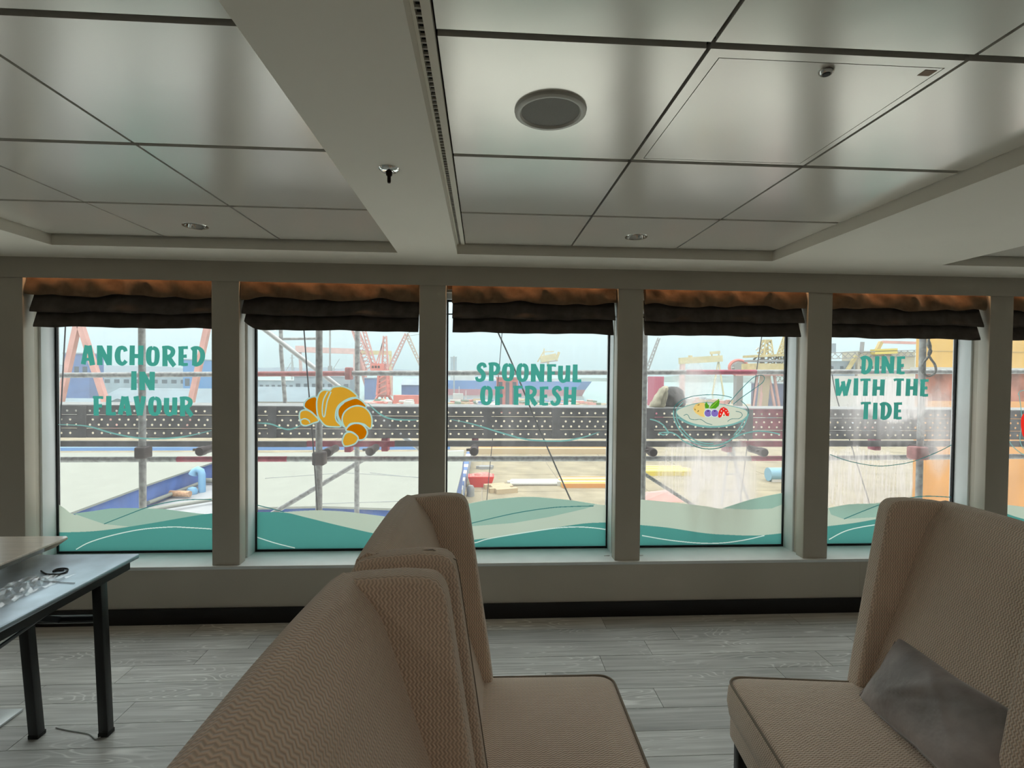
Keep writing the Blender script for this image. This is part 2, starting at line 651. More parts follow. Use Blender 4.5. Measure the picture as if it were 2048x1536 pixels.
G_FOG4 = glass_mat('fogged_glass', [(pA.x, pA.z, 0.28, 0.44, 0.80, False), (pB.x, pB.z, 0.20, 0.20, 0.5, False), (pC.x, pC.z, 0.22, 0.22, 0.5, True), (at_y(1530, 850, YG).x, at_y(1530, 850, YG).z, 0.22, 0.5, 0.16, False)], 7.3)
pA = at_y(1770, 810, YG); pB = at_y(1720, 960, YG); pC = at_y(1880, 860, YG)
G_FOG5 = glass_mat('wet_glass', [(pA.x, pA.z, 0.42, 0.30, 0.42, False), (pB.x, pB.z, 0.42, 0.24, 0.75, True), (pC.x, pC.z, 0.16, 0.34, 0.45, False), (at_y(1790, 800, YG).x, at_y(1790, 800, YG).z, 0.28, 0.16, 0.6, True)], 1.9)

windows = {}
GE = 0.072
for k in range(KMIN, KMAX):
    a, b = pc(k), pc(k+1)
    w = thing('window_%d' % (k+1 if k >= 0 else 14+k), None, None, kind='structure')
    fm = MB()
    fm.box(a, 3.302, ZSILL, a+GE, 3.44, 2.06)
    fm.box(b-GE, 3.302, ZSILL, b, 3.44, 2.06)
    fm.box(a+GE, 3.36, 2.02, b-GE, 3.44, 2.06)
    ob('frame', bevel(fm.mesh('frame'), 0.002, 2), M_FRAME, w)
    gk = MB()
    g = 0.009
    gk.box(a+GE, 3.404, ZSILL, a+GE+g, 3.424, 2.02)
    gk.box(b-GE-g, 3.404, ZSILL, b-GE, 3.424, 2.02)
    gk.box(a+GE+g, 3.404, ZSILL, b-GE-g, 3.424, ZSILL+0.013)
    gk.box(a+GE+g, 3.404, 2.008, b-GE-g, 3.424, 2.02)
    ob('gasket', gk, M_GASKET, w)
    gm = {3: G_FOG4, 4: G_FOG5}.get(k, G_CLEAR)
    ob('pane', MB().quad((a+GE+g, YG, ZSILL+0.013), (b-GE-g, YG, ZSILL+0.013), (b-GE-g, YG, 2.008), (a+GE+g, YG, 2.008)), gm, w)
    windows[k] = w
for xx in (pc(3)-0.110, pc(3)+0.112):
    ob('screw_cap', bevel(MB().box(xx-0.020, 3.255, ZSILL, xx+0.020, 3.264, ZSILL+0.006).mesh('tab'), 0.002, 1), M_FRAME, trim)

# ------------------------------------------------------------------ other walls, hull
wall_back = ob('wall_back', MB().box(RX0-0.1, RY0-0.1, 0, RX1+0.1, RY0, 2.30), mat('dark_walnut_panelling', (0.12, 0.075, 0.05), 0.5, noise=0.3, nscale=6, stretch=(1, 1, 0.2)), kind='structure')
wall_left = ob('wall_left', MB().box(RX0-0.1, RY0, 0, RX0, 3.50, 2.30), M_WALL, kind='structure')
wall_right = ob('wall_right', MB().box(RX1, RY0, 0, RX1+0.1, 3.50, 2.30), M_WALL, kind='structure')
M_HULL = mat('ship_white', (0.75, 0.76, 0.76), 0.5, noise=0.05, nscale=0.5)
hull = thing('wall_outer', None, None, kind='structure')
ob('upper_decks', MB().box(-45, RY0-0.2, 2.60, 45, 3.55, 6), M_HULL, hull)
ob('lower_hull', MB().box(-45, RY0-0.2, -15.5, 45, 3.52, -0.13), M_HULL, hull)

# ------------------------------------------------------------------ ceiling: soffit with coffers
M_DARKSLOT = mat('slot_black', (0.008, 0.008, 0.008), 0.8)
coffers = [(-6.63, -4.82), (-4.46, -2.65)]
coffers = [(-4.46-2.16, -2.65-2.16), (-4.45, -2.64), (-2.29, -0.475), (-0.147, 1.655), (2.68, 4.48), (4.84, 6.64)]
coffers = [(-6.76, -4.95), (-4.49, -2.68), (-2.29, -0.475), (-0.147, 1.655), (2.68, 4.48), (5.0, 6.8)]
CY0, CY1 = -3.16, 2.845
sof = MB()
sof.box(RX0, CY1, ZS, RX1, YW, 2.60)
sof.box(RX0, RY0, ZS, RX1, CY0, 2.60)
xs = [RX0]+[v for c in coffers for v in c]+[RX1]
for i in range(0, len(xs), 2):
    sof.box(xs[i], CY0, ZS, xs[i+1], CY1, 2.60)
ceiling = ob('ceiling', sof, M_SOFFIT, kind='structure')
ob('cavity', MB().box(RX0, CY0, 2.31, RX1, CY1, 2.33), M_CAVITY, ceiling)
GX, GY = 0.010, 0.022
def panel_mesh(w, l):
    me = MB().box(GX/2, GY/2, 0, w-GX/2, l-GY/2, 0.022).mesh('panel')
    return me
PM = {}
FILL = [(x_, y_) for y_ in (-0.42, -2.22) for x_ in (-3.6, -1.42, 0.20, 1.38, 3.3)]  # positions of the added fill lamps behind the camera
DOWNLIGHTS = [(-1.428, 2.62), (0.788, 2.615)]+FILL
def panel_hole(w, l, cx, cy, r):
    X0, X1, Y0, Y1 = GX/2, w-GX/2, GY/2, l-GY/2
    ang = sorted([2*math.pi*i/40 for i in range(40)]+[math.atan2(yy_-cy, xx_-cx) % (2*math.pi) for xx_ in (X0, X1) for yy_ in (Y0, Y1)])
    m_ = MB(); inn = []; out = []
    for a in ang:
        c_, s_ = math.cos(a), math.sin(a)
        t = min([v for v in ((X1-cx)/c_ if c_ > 1e-9 else 9, (X0-cx)/c_ if c_ < -1e-9 else 9, (Y1-cy)/s_ if s_ > 1e-9 else 9, (Y0-cy)/s_ if s_ < -1e-9 else 9)])
        inn.append((cx+r*c_, cy+r*s_)); out.append((cx+t*c_, cy+t*s_))
    n = len(ang)
    for i in range(n):
        j = (i+1) % n
        m_.quad((*inn[i], 0), (*out[i], 0), (*out[j], 0), (*inn[j], 0))
        m_.quad((*out[i], 0), (*out[i], 0.022), (*out[j], 0.022), (*out[j], 0))
        m_.quad((*inn[i], 0), (*inn[j], 0), (*inn[j], 0.022), (*inn[i], 0.022))
    me = m_.mesh('panel', fix=False)
    bm = bmesh.new(); bm.from_mesh(me)
    bmesh.ops.remove_doubles(bm, verts=bm.verts, dist=1e-5)
    bmesh.ops.recalc_face_normals(bm, faces=bm.faces)
    bm.to_mesh(me); bm.free()
    return me
for ci, (c0, c1) in enumerate(coffers):
    if ci == 3:
        cols = [-0.107, 0.487, 1.083, 1.677]
    elif ci == 2:
        cols = [-2.305, -1.705, -1.105, -0.490]
    else:
        cols = [c0-0.003, c0+0.6, c0+1.2, c1+0.003]
    rows = [2.868-0.595*0]+[2.29-0.6*i for i in range(10)]
    for i in range(3):
        for j in range(len(rows)-1):
            x0 = max(cols[i], c0+0.0); x1 = min(cols[i+1], c1)
            y1 = min(rows[j], CY1); y0 = rows[j+1]
            y0 = max(y0, CY0)
            if y1-y0 < 0.1:
                continue
            if ci == 3 and i == 1 and j == 2:
                hx0, hx1, hy0, hy1 = x0, x1, y0, y1
                continue
            key = (round(x1-x0, 4), round(y1-y0, 4))
            holes = [(hx_, hy_) for hx_, hy_ in DOWNLIGHTS if x0 < hx_ < x1 and y0 < hy_ < y1]
            if holes:
                ob('panel', panel_hole(key[0], key[1], holes[0][0]-x0, holes[0][1]-y0, 0.052), M_PANEL, ceiling, loc=(x0, y0, ZP))
                continue
            if key not in PM:
                PM[key] = panel_mesh(*key)
                PM[key].materials.append(M_PANEL)
            ob('panel', PM[key], None, ceiling, loc=(x0, y0, ZP))
# hatch panel with its frame, lid and lock
hatch = thing('access_hatch', 'square access hatch with a thin inset outline and round key lock in the ceiling', 'hatch', ((hx0+hx1)/2, (hy0+hy1)/2, ZP))
hw, hl = (hx1-hx0)/2, (hy1-hy0)/2
fr_ = MB()
fr_.box(-hw+GX/2, -hl+GY/2, 0, hw-GX/2, -hl+0.040, 0.022)
fr_.box(-hw+GX/2, hl-0.022, 0, hw-GX/2, hl-GY/2, 0.022)
fr_.box(-hw+GX/2, -hl+0.040, 0, -hw+0.036, hl-0.022, 0.022)
fr_.box(hw-0.024, -hl+0.040, 0, hw-GX/2, hl-0.022, 0.022)
ob('hatch_frame', fr_, M_PANEL, hatch)
lid = ob('lid', MB().box(-hw+0.0385, -hl+0.0425, 0, hw-0.0265, hl-0.0245, 0.020), M_PANEL, hatch)
lk = MB().lathe([(0.0, -0.010), (0.012, -0.010), (0.0165, -0.006), (0.018, 0.0), (0.018, 0.004), (0, 0.004)], (0.009, -0.232, 0), 20)
lo = ob('lock', smooth_by(lk.mesh('lock')), M_CHROME, lid)
ob('keyhole', smooth_by(MB().lathe([(0, -0.0112), (0.009, -0.0112), (0.009, -0.009)], (0.009, -0.232, 0), 16).mesh('keyhole')), M_BLACK, lid)
ob('warning_tag', MB().box(0.235, -0.250, -0.0008, 0.264, -0.228, 0.0), mat('faded_tag', (0.38, 0.25, 0.17), 0.6), lid)['label'] = 'small faded brown sticker'

# slot diffuser along the coffer edge
sd = thing('slot_diffuser', 'long narrow white air slot diffuser with black slits along the ceiling coffer', 'vent', (-0.127, 0, ZP))
fm = MB()
fm.box(-0.0195, CY0, -0.004, -0.0125, CY1, 0.02)
fm.box(0.0000, CY0, -0.004, 0.0195, CY1, 0.02)
ob('rail', fm, M_SOFFIT, sd)
ob('slot_back', MB().box(-0.0125, CY0, 0.016, 0.0, CY1, 0.020), M_DARKSLOT, sd)
bl = MB()
yy = CY0
while yy < CY1-0.01:
    bl.box(-0.0125, yy, 0.0, 0.0, yy+0.005, 0.006)
    yy += 0.021
o = ob('blades', bl, mat('pale_blade', (0.6, 0.58, 0.53), 0.6), sd, kind='stuff')

# ceiling fittings
def downlight(x, y, label):
    t = thing('downlight', label, 'ceiling light', (x, y, ZP), group=None)
    R_ = 0.056
    ring = MB().lathe([(R_-0.009, 0.004), (R_-0.007, -0.003), (R_, -0.003), (R_+0.002, 0.0)], (0, 0, 0), 32)
    ob('trim_ring', smooth_by(ring.mesh('ring')), M_CHROME, t)
    cup = MB().lathe([(R_-0.008, 0.0), (R_-0.013, 0.014), (R_-0.022, 0.030), (0.022, 0.042), (0.0, 0.044)], (0, 0, 0), 32)
    ob('reflector', smooth_by(cup.mesh('cup'), 60), M_CHROME, t)
    ob('lamp', smooth_by(MB().lathe([(0.0, 0.024), (0.012, 0.027), (0.018, 0.034), (0.018, 0.041)], (0, 0, 0), 20).mesh('lamp')), mat('lamp_glass', (0.75, 0.74, 0.7), 0.2), t)
    return t
downlight(-1.428, 2.62, 'chrome recessed downlight in the ceiling above the lettering about anchored flavour')
downlight(0.788, 2.615, 'chrome recessed downlight in the ceiling left of the fruit bowl window')

sp = thing('ceiling_speaker', 'round grey ceiling speaker with a pale rim', 'speaker', (0.177, 1.388, ZP))
ob('rim', smooth_by(MB().lathe([(0.079, -0.004), (0.083, -0.010), (0.090, -0.011), (0.0965, -0.007), (0.098, 0.0)], (0, 0, 0), 48).mesh('rim')), mat('speaker_rim', (0.8, 0.78, 0.72), 0.4), sp)
ob('grille', smooth_by(MB().lathe([(0.0, -0.006), (0.06, -0.0055), (0.0795, -0.004)], (0, 0, 0), 48).mesh('grille')), mat('speaker_grille', (0.42, 0.41, 0.38), 0.7, bump=0.5, bscale=900), sp)

sk = thing('sprinkler', 'chrome sprinkler head with a dark nozzle hanging under the ceiling beam', 'sprinkler', (-0.309, 1.682, ZS))
ob('escutcheon', smooth_by(MB().lathe([(0.012, -0.010), (0.022, -0.009), (0.030, -0.005), (0.034, 0.0)], (0, 0, 0), 32).mesh('cup')), M_CHROME, sk)
ob('nozzle', smooth_by(MB().lathe([(0.0, -0.006), (0.010, -0.006), (0.010, -0.020), (0.006, -0.024), (0.006, -0.040), (0.0045, -0.045), (0, -0.046)], (0, 0, 0), 16).mesh('nozzle'), 50), mat('dark_bronze', (0.03, 0.018, 0.014), 0.35, metal=0.6), sk)

# added fill downlights behind the camera, unseen, to brighten the seats and floor
FILL_W = 1.3
def fill_downlight(x, y):
    ix = sorted({q[0] for q in FILL}).index(x)
    t = downlight(x, y, 'added fill downlight behind the camera, %s from the left in the %s row' % (('first', 'second', 'third', 'fourth', 'fifth')[ix], 'nearer' if y > -1 else 'farther'))
    t['group'] = 'added fill downlights behind the camera'
    ld = bpy.data.lights.new('fill_light', 'AREA')
    ld.shape = 'DISK'; ld.size = 0.08; ld.energy = FILL_W; ld.color = (1.0, 0.90, 0.77)
    lo_ = bpy.data.objects.new('fill_light', ld)
    COL.objects.link(lo_)
    lo_.parent = t
    lo_.location = (0, 0, -0.006)
for xx, yy in FILL:
    fill_downlight(xx, yy)
# ------------------------------------------------------------------ roman blinds
def velvet(name, col):
    m = mat(name, col, 0.8, spec=0.15, sheen=0.8, noise=0.25, nscale=14, bump=0.12, bscale=40)
    b = m.node_tree.nodes['Principled BSDF']
    b.inputs['Sheen Tint'].default_value = (0.55, 0.45, 0.35, 1)
    return m
M_VELVET_LIT = velvet('lamplit_brown_velvet', (0.22, 0.135, 0.08))  # top fold: warm glow of the strip light put into the velvet's colour
M_VELVET_DIM = velvet('dim_brown_velvet', (0.10, 0.085, 0.075))  # same velvet, darker copy for the folds the strip light misses
def wav(x, sd, amp):
    return amp*(math.sin(x*5.1+sd*2.3)*0.5+math.sin(x*9.7+sd*4.1)*0.3+math.sin(x*17.3+sd*7.7)*0.2)
def fold_mesh(x0, x1, ztop, zbot, yf, yb, sd, amp, cut=0.0, round_=False):
    n = 44
    prof = [(0.0, 1.0), (0.14, 0.92), (0.30, 0.76), (0.52, 0.54), (0.74, 0.32), (0.92, 0.15), (1.0, 0.06), (0.97, 0.0), (0.80, 0.005), (0.5, 0.10), (0.25, 0.30), (0.08, 0.6)]
    if round_:
        n = 90
        prof = [(0.0, 1.0), (0.30, 0.97), (0.58, 0.88), (0.78, 0.74), (0.90, 0.57), (0.96, 0.40), (1.0, 0.22), (1.0, 0.07), (0.94, 0.0), (0.70, 0.01), (0.4, 0.12), (0.18, 0.4), (0.06, 0.7)]
    mb = MB()
    for i in range(n+1):
        t = i/n
        x = x0+(x1-x0)*t
        dzb = wav(x*2, sd, amp)
        dy = wav(x*3, sd+3, amp*0.9)
        dzt = wav(x*2.4, sd+1.3, amp*0.8)
        lift = cut*max(0, 1-t/0.09)**2 if cut > 0 else -cut*max(0, 1-(1-t)/0.09)**2
        for (a, h) in prof:
            zz = (zbot+dzb+lift)+(ztop+dzt*(1 if h > 0.5 else 0)-(zbot+dzb+lift))*h
            wr_ = 0.0
            if round_:
                ph = x*16+sd*5+2.2*h*math.sin(x*3+sd)
                wr_ = 0.010*math.sin(ph)*math.sin(x*5.3+sd*3)*math.sin(math.pi*min(1, max(0, h)))+0.006*math.sin(x*41+h*7+sd)*h*(1-h)*2
            mb.v.append((x, yb+(yf-yb+dy)*a+wr_, zz))
    m = len(prof)
    for i in range(n):
        for j in range(m):
            a = i*m+j; b = i*m+(j+1) % m
            mb.f.append((a, a+m, b+m, b))
    mb.f.append(tuple(range(m)))
    mb.f.append(tuple(n*m+j for j in reversed(range(m))))
    return smooth_by(mb.mesh('fold'), 70)
BL = {-1: 'brown folded blind on the window beyond the left end pillar',
      0: 'brown velvet roman blind, folded up above the words anchored in flavour',
      1: 'brown velvet roman blind with a lifted lower left corner above the croissant picture',
      2: 'brown velvet roman blind folded up above the words spoonful of fresh',
      3: 'brown velvet roman blind folded up above the fruit bowl picture',
      4: 'brown velvet roman blind folded up above the words dine with the tide',
      5: 'brown velvet roman blind cut off by the right edge of the photo',
      6: 'brown folded blind on the window farthest right'}
for k in range(-1, 7):
    a, b = pc(k)+PHW, pc(k+1)-PHW
    t = thing('roman_blind', BL[k], 'blind', ((a+b)/2, 3.205, 1.79), group='roman blinds along the window wall')
    lo, hi = -(b-a)/2+0.006, (b-a)/2-0.006
    sdx = k*1.7+0.4
    def part(nm, me, m):
        me.transform(Matrix.Translation((0, -3.205, -1.79)))
        return ob(nm, me, m, t)
    sh = {0: (0.0, 0.012, 0.028), 1: (0.0, 0.0, 0.012), 2: (0.030, 0.032, 0.034), 3: (0.012, 0.014, 0.016)}.get(k, (0.004, 0.006, 0.008))
    se = {3: (0.0, 0.006, 0.024), 4: (0.012, 0.014, 0.030), 2: (0.004, 0.004, 0.012)}.get(k, (0.0, 0.0, 0.004))
    part('top_fold', fold_mesh(lo+sh[0], hi-se[0], 2.125, 1.978, 3.180, 3.236, sdx, 0.016, round_=True), M_VELVET_LIT)
    part('middle_fold', fold_mesh(lo+sh[1], hi-se[1], 2.02, 1.878, 3.186, 3.240, sdx+0.7, 0.008), M_VELVET_DIM)
    part('bottom_fold', fold_mesh(lo+sh[2], hi-se[2], 1.93, 1.789, 3.194, 3.243, sdx+1.1, 0.005, cut=0.045 if k == 1 else 0.0), M_VELVET_DIM)
    part('headrail', MB().box(lo, 3.212, 2.06, hi, 3.236, 2.235).mesh('headrail'), M_VELVET_LIT)
    part('batten', MB().tube([(lo-0.004, 3.218, 1.905), (hi+0.004, 3.218, 1.905)], 0.004, 8).mesh('rod'), M_BLACK)
    # warm strip light hidden in the pocket above the blind
    ld = bpy.data.lights.new('strip_light', 'AREA')
    ld.shape = 'RECTANGLE'
    ld.size = b-a-0.04
    ld.size_y = 0.012
    ld.energy = 0.9
    ld.color = (1.0, 0.58, 0.30)
    lo_ = bpy.data.objects.new('strip_light', ld)
    COL.objects.link(lo_)
    lo_.location = ((a+b)/2, 3.181, 2.228)
    lo_.rotation_euler = (math.radians(0), 0, 0)

# ------------------------------------------------------------------ vinyl on the glass
V_TEAL = vinyl('teal_vinyl', (0.085, 0.31, 0.285))
V_SAGE = vinyl('sage_vinyl', (0.33, 0.50, 0.43))
V_CREAM = vinyl('cream_vinyl', (0.53, 0.61, 0.52))
V_WHITE = vinyl('white_vinyl', (0.70, 0.84, 0.80))
V_LINE = vinyl('pale_teal_vinyl', (0.22, 0.45, 0.43))
V_PALE = vinyl('mint_outline_vinyl', (0.42, 0.62, 0.58))
V_DARK = vinyl('dark_teal_vinyl', (0.045, 0.20, 0.20))
V_LETTER = vinyl('green_teal_vinyl', (0.07, 0.36, 0.30))
V_YEL = vinyl('golden_vinyl', (0.68, 0.34, 0.03))
V_ORA = vinyl('burnt_orange_vinyl', (0.53, 0.15, 0.0))
YD = YG-0.003
def gp(px, py, layer=0):
    return at_y(px, py, YD-0.0005*layer)
def stroke_polys(pts, w, closed=False, n=6, taper=False):
    """outline quads of a brush line; pts 2D (or x, y, width)"""
    if len(pts) > 2 or closed:
        P = spline([(p[0], p[1], p[2] if len(p) > 2 else w) for p in pts], n, closed)
    else:
        P = [Vector((p[0], p[1], p[2] if len(p) > 2 else w)) for p in pts]
    m = len(P); L_ = []; R_ = []
    for i, p in enumerate(P):
        t = (P[(i+1) % m]-P[(i-1) % m]) if closed else (P[min(i+1, m-1)]-P[max(i-1, 0)])
        d = math.hypot(t.x, t.y) or 1.0
        hw_ = p.z/2*(min(1, 0.3+3*min(i, m-1-i)/m) if taper else 1)
        L_.append((p.x-t.y/d*hw_, p.y+t.x/d*hw_)); R_.append((p.x+t.y/d*hw_, p.y-t.x/d*hw_))
    out = []
    for i in range(m if closed else m-1):
        j = (i+1) % m
        out.append([L_[i], L_[j], R_[j], R_[i]])
    return out
def raster(layers, step):
    """painter's composite of flat shapes into non-overlapping strips: {key: [(x0, x1, y0, y1)]}"""
    ys = [p[1] for _, poly in layers for p in poly]
    lo, hi = min(ys), max(ys)
    n = int(math.ceil((hi-lo)/step))
    rows = [[] for _ in range(n)]
    for key, poly in layers:
        py_ = [p[1] for p in poly]
        r0 = max(0, int((min(py_)-lo)/step)-1); r1 = min(n-1, int((max(py_)-lo)/step)+1)
        for r in range(r0, r1+1):
            yc = lo+(r+0.5)*step
            xs_ = []
            for i in range(len(poly)):
                x0, y0 = poly[i]; x1, y1 = poly[i-1]
                if (y0 > yc) != (y1 > yc):
                    xs_.append(x0+(yc-y0)*(x1-x0)/(y1-y0))
            xs_.sort()
            for a, b in zip(xs_[::2], xs_[1::2]):
                cur = []
                for (c, d, k2) in rows[r]:
                    if d <= a or c >= b:
                        cur.append((c, d, k2))
                    else:
                        if c < a:
                            cur.append((c, a, k2))
                        if d > b:
                            cur.append((b, d, k2))
                cur.append((a, b, key))
                rows[r] = cur
    out = {}
    for r, sp_ in enumerate(rows):
        sp_.sort()
        y0 = lo+r*step
        prev = None
        for c, d, k2 in sp_:
            lst = out.setdefault(k2, [])
            if prev and prev[2] == k2 and abs(prev[1]-c) < 1e-6 and lst:
                lst[-1] = (lst[-1][0], d, y0, y0+step)
            else:
                lst.append((c, d, y0, y0+step))
            prev = (c, d, k2)
    return out
def film_mesh(strips, k=None):
    mb = MB()
    zmin = ZSILL+0.0135
    x0, x1 = clipx(k) if k is not None else (-99, 99)
    for a, b, t, u in strips:
        q = [gp(a, u), gp(b, u), gp(b, t), gp(a, t)]
        if q[1].x <= x0 or q[0].x >= x1:
            continue
        for i, j in ((0, 1), (3, 2)):
            pa_, pb_ = q[i].copy(), q[j].copy()
            sl_ = (pb_.z-pa_.z)/max(1e-9, pb_.x-pa_.x)
            if pa_.x < x0:
                q[i] = Vector((x0, pa_.y, pa_.z+sl_*(x0-pa_.x)))
            if pb_.x > x1:
                q[j] = Vector((x1, pb_.y, pa_.z+sl_*(x1-pa_.x)))
        for p in q:
            p.z = max(p.z, zmin)
        if q[1].x-q[0].x < 1e-5 or max(q[2].z-q[1].z, q[3].z-q[0].z) < 1e-6:
            continue
        mb.quad(*q)
    return mb.mesh('film', fix=False)
def smooth_poly(pts, n=6):
    return [(p.x, p.y) for p in spline([(x, y, 0) for x, y in pts], n, True)]
def clipx(k):
    e = GE+0.0095
    return pc(k)+e, pc(k+1)-e

WAVES = {
 0: dict(label='teal and sage wave film along the bottom of the leftmost window',
     cream=[(106,1001),(128,1016),(146,1028),(180,1030),(423,1034)],
     sage=[(146,1027),(180,1023),(222,1016.5),(265,1016),(328,1018),(398,1027),(423,1029),(330,1042),(265,1054),(208,1048)],
     teal=[(106,1065),(178,1063),(234,1057),(305,1046),(351,1038),(398,1030),(423,1027)],
     white=[(152,1099),(178,1085),(223,1071),(281,1059),(340,1054),(375,1055),(423,1058)],
     dark=[(208,1048),(246,1033),(300,1013),(351,1002),(387,999),(423,999)],
     line=[(112,849),(173,852),(223,866),(277,876),(328,877),(375,872),(423,861)]),
 1: dict(label='teal wave film along the bottom of the croissant window',
     cream=[(510,1027),(568,1024),(616,1021),(651,1021),(698,1024),(777,1034),(838,1044)],
     teal=[(510,1024),(568,1025),(609,1034),(674,1050),(754,1068),(791,1073),(838,1075)],
     white=[(513,1074),(550,1086),(590,1096)],
     dark=[(513,1010),(538,1016),(568,1024)],
     line=[(513,846),(541,848),(576,859),(602,850)],
     line2=[(735,806),(763,830),(791,839),(836,840)]),
 2: dict(label='teal and sage wave film behind the far wing chair',
     cream=[(890,1018),(938,1007),(981,999),(1039,994),(1074,994),(1140,1000),(1206,1010),(1216,1007)],
     sage=[(895,1017),(938,1007.5),(981,999.5),(1039,994.5),(1074,994.5),(1140,1000.5),(1190,1008),(1187,1012),(1168,1018),(1098,1034),(1027,1046),(950,1052),(898,1054)],
     teal=[(890,1088),(952,1079),(1004,1073),(1074,1061),(1145,1050),(1180,1046),(1216,1045)],
     white=[(920,1090),(952,1085),(985,1076),(1098,1058),(1145,1054),(1180,1055),(1213,1059)],
     dark=[(910,1055),(945,1046),(1027,1027),(1098,1016),(1145,1013),(1187,1012)],
     line=[(902,839),(945,848),(1004,866),(1051,878.5),(1098,882),(1133,881),(1168,874),(1199,864)]),
 3: dict(label='teal and cream wave film along the bottom of the fruit bowl window',
     cream=[(1282,999),(1337,1004),(1407,1012),(1444,1017.5),(1501,1017),(1564,1008)],
     sage=[(1444,1017),(1472,1008),(1501,999),(1532,992),(1564,986),(1564,1009),(1543,1017),(1501,1019)],
     teal=[(1281,1050),(1337,1055.5),(1407,1066),(1454,1069.5),(1513,1071),(1564,1066.5)],
     white=[(1284,1071),(1337,1080),(1396,1086),(1443,1086),(1489,1080),(1529,1071)]),
 4: dict(label='teal and sage wave film behind the right hand chair back',
     cream=[(1656,1016),(1697,1008.6),(1744,1007),(1774,1006),(1905,1015)],
     sage=[(1657,1016),(1697,1009),(1744,1007.4),(1774,1006.4),(1860,1011),(1820,1026),(1760,1034),(1687,1038),(1662,1029)],
     teal=[(1650,1053),(1708,1046),(1767,1036),(1830,1028),(1905,1023)],
     white=[(1658,1079),(1697,1060),(1762,1048),(1830,1042),(1903,1045)],
     dark=[(1688,1038),(1732,1020),(1772,1006),(1840,993),(1903,994.5)],
     thin=[(1660,909),(1697,922),(1744,931),(1779,931),(1826,923),(1873,905),(1903,890)]),
 5: dict(label='teal and sage wave film at the right edge of the photo',
     cream=[(1995,1008),(2048,1014),(2120,1030),(2220,1020)],
     teal=[(1995,1020),(2048,1038),(2130,1050),(2220,1046)]),
}
for k, d in WAVES.items():
    t = thing('wave_decal', d['label'], 'window decal')
    def band(pts):
        P = [(p.x, p.y) for p in spline([(x, y, 0) for x, y in pts], 8)]
        (xa, ya), (xb, yb) = P[0], P[-1]
        sa = (P[1][1]-ya)/(P[1][0]-xa); sb = (yb-P[-2][1])/(xb-P[-2][0])
        return [(xa-60, ya-60*sa)]+P+[(xb+60, yb+60*sb), (xb+60, 1140), (xa-60, 1140)]
    lay = [('pale_wave', band(d['cream']))]
    if 'sage' in d:
        lay.append(('middle_wave', d['sage']))
    lay.append(('front_wave', band(d['teal'])))
    for key, nm, wd, tp_ in (('white', 'highlight', 1.9, False), ('dark', 'wave_line', 1.7, False), ('line', 'water_line', 3.0, True), ('line2', 'second_line', 3.0, True), ('thin', 'thin_line', 1.4, False)):
        if key in d:
            lay += [(nm, q) for q in stroke_polys(d[key], wd, taper=tp_)]
    MM = {'pale_wave': V_CREAM, 'middle_wave': V_SAGE, 'front_wave': V_TEAL, 'highlight': V_WHITE, 'wave_line': V_DARK, 'water_line': V_LINE, 'second_line': V_LINE, 'thin_line': V_DARK}
    for nm, strips in raster(lay, 0.5).items():
        ob({'second_line': 'water_line', 'thin_line': 'water_line'}.get(nm, nm), film_mesh(strips, k), MM[nm], t)

# ---- croissant
def cr(pts):
    return [(560+x/8.533, 740+y/8.533) for x, y in pts]
CRO = [
 ('layer', V_ORA, [(410,600),(430,540),(500,480),(615,460),(640,600),(650,810),(540,720),(430,650)]),
 ('tip', V_YEL, [(330,790),(350,710),(430,680),(520,710),(620,800),(660,870),(560,910),(450,950),(370,930),(345,860)]),
 ('layer', V_ORA, [(1000,650),(1060,570),(1180,510),(1300,480),(1400,530),(1470,610),(1440,650),(1330,640),(1200,660),(1120,740),(1090,830),(1085,950),(1010,830),(985,740)]),
 ('layer', V_YEL, [(625,560),(650,440),(690,375),(760,340),(850,350),(900,300),(1000,280),(1100,290),(1220,350),(1320,455),(1200,480),(1080,540),(990,620),(950,740),(960,860),(1040,960),(900,970),(780,950),(700,870),(640,760)]),
 ('layer', V_YEL, [(1060,830),(1100,720),(1200,640),(1320,610),(1440,640),(1530,730),(1570,850),(1555,990),(1500,980),(1440,930),(1330,905),(1200,920),(1130,990),(1080,930)]),
 ('layer', V_ORA, [(1125,1030),(1180,950),(1280,910),(1400,930),(1480,1020),(1485,1100),(1430,1180),(1340,1190),(1310,1120),(1230,1060)]),
 ('tip', V_YEL, [(1065,1200),(1110,1090),(1200,1060),(1300,1110),(1335,1170),(1290,1250),(1200,1290),(1110,1300),(1075,1260)]),
]
t = thing('croissant_decal', 'golden croissant picture with pale teal outlines on the second window', 'window decal')
lay = []; info = {}
for i, (nm, m, pts) in enumerate(CRO):
    sm = smooth_poly(cr(pts))
    lay.append((('f', i), sm)); info[('f', i)] = (nm, m, None)
    lay += [(('o', i), q) for q in stroke_polys(cr(pts), 2.9, closed=True, n=5)]; info[('o', i)] = ('outline', V_PALE, ('f', i))
for i, pts in enumerate(([(810,370),(745,500),(722,640),(728,770),(760,790),(785,650),(810,520),(870,370)], [(1090,560),(1010,640),(975,760),(1010,880),(1090,970)], [(345,860),(420,830),(490,860),(510,900)])):
    lay += [(('c', i), q) for q in stroke_polys(cr(pts), 2.5)]; info[('c', i)] = ('crease', V_PALE, None)
res = raster(lay, 0.45)
made = {}
for key in sorted(res, key=lambda q: 'fco'.index(q[0])):
    nm, m, par = info[key]
    made[key] = ob(nm, film_mesh(res[key]), m, made[par] if par in made else t)

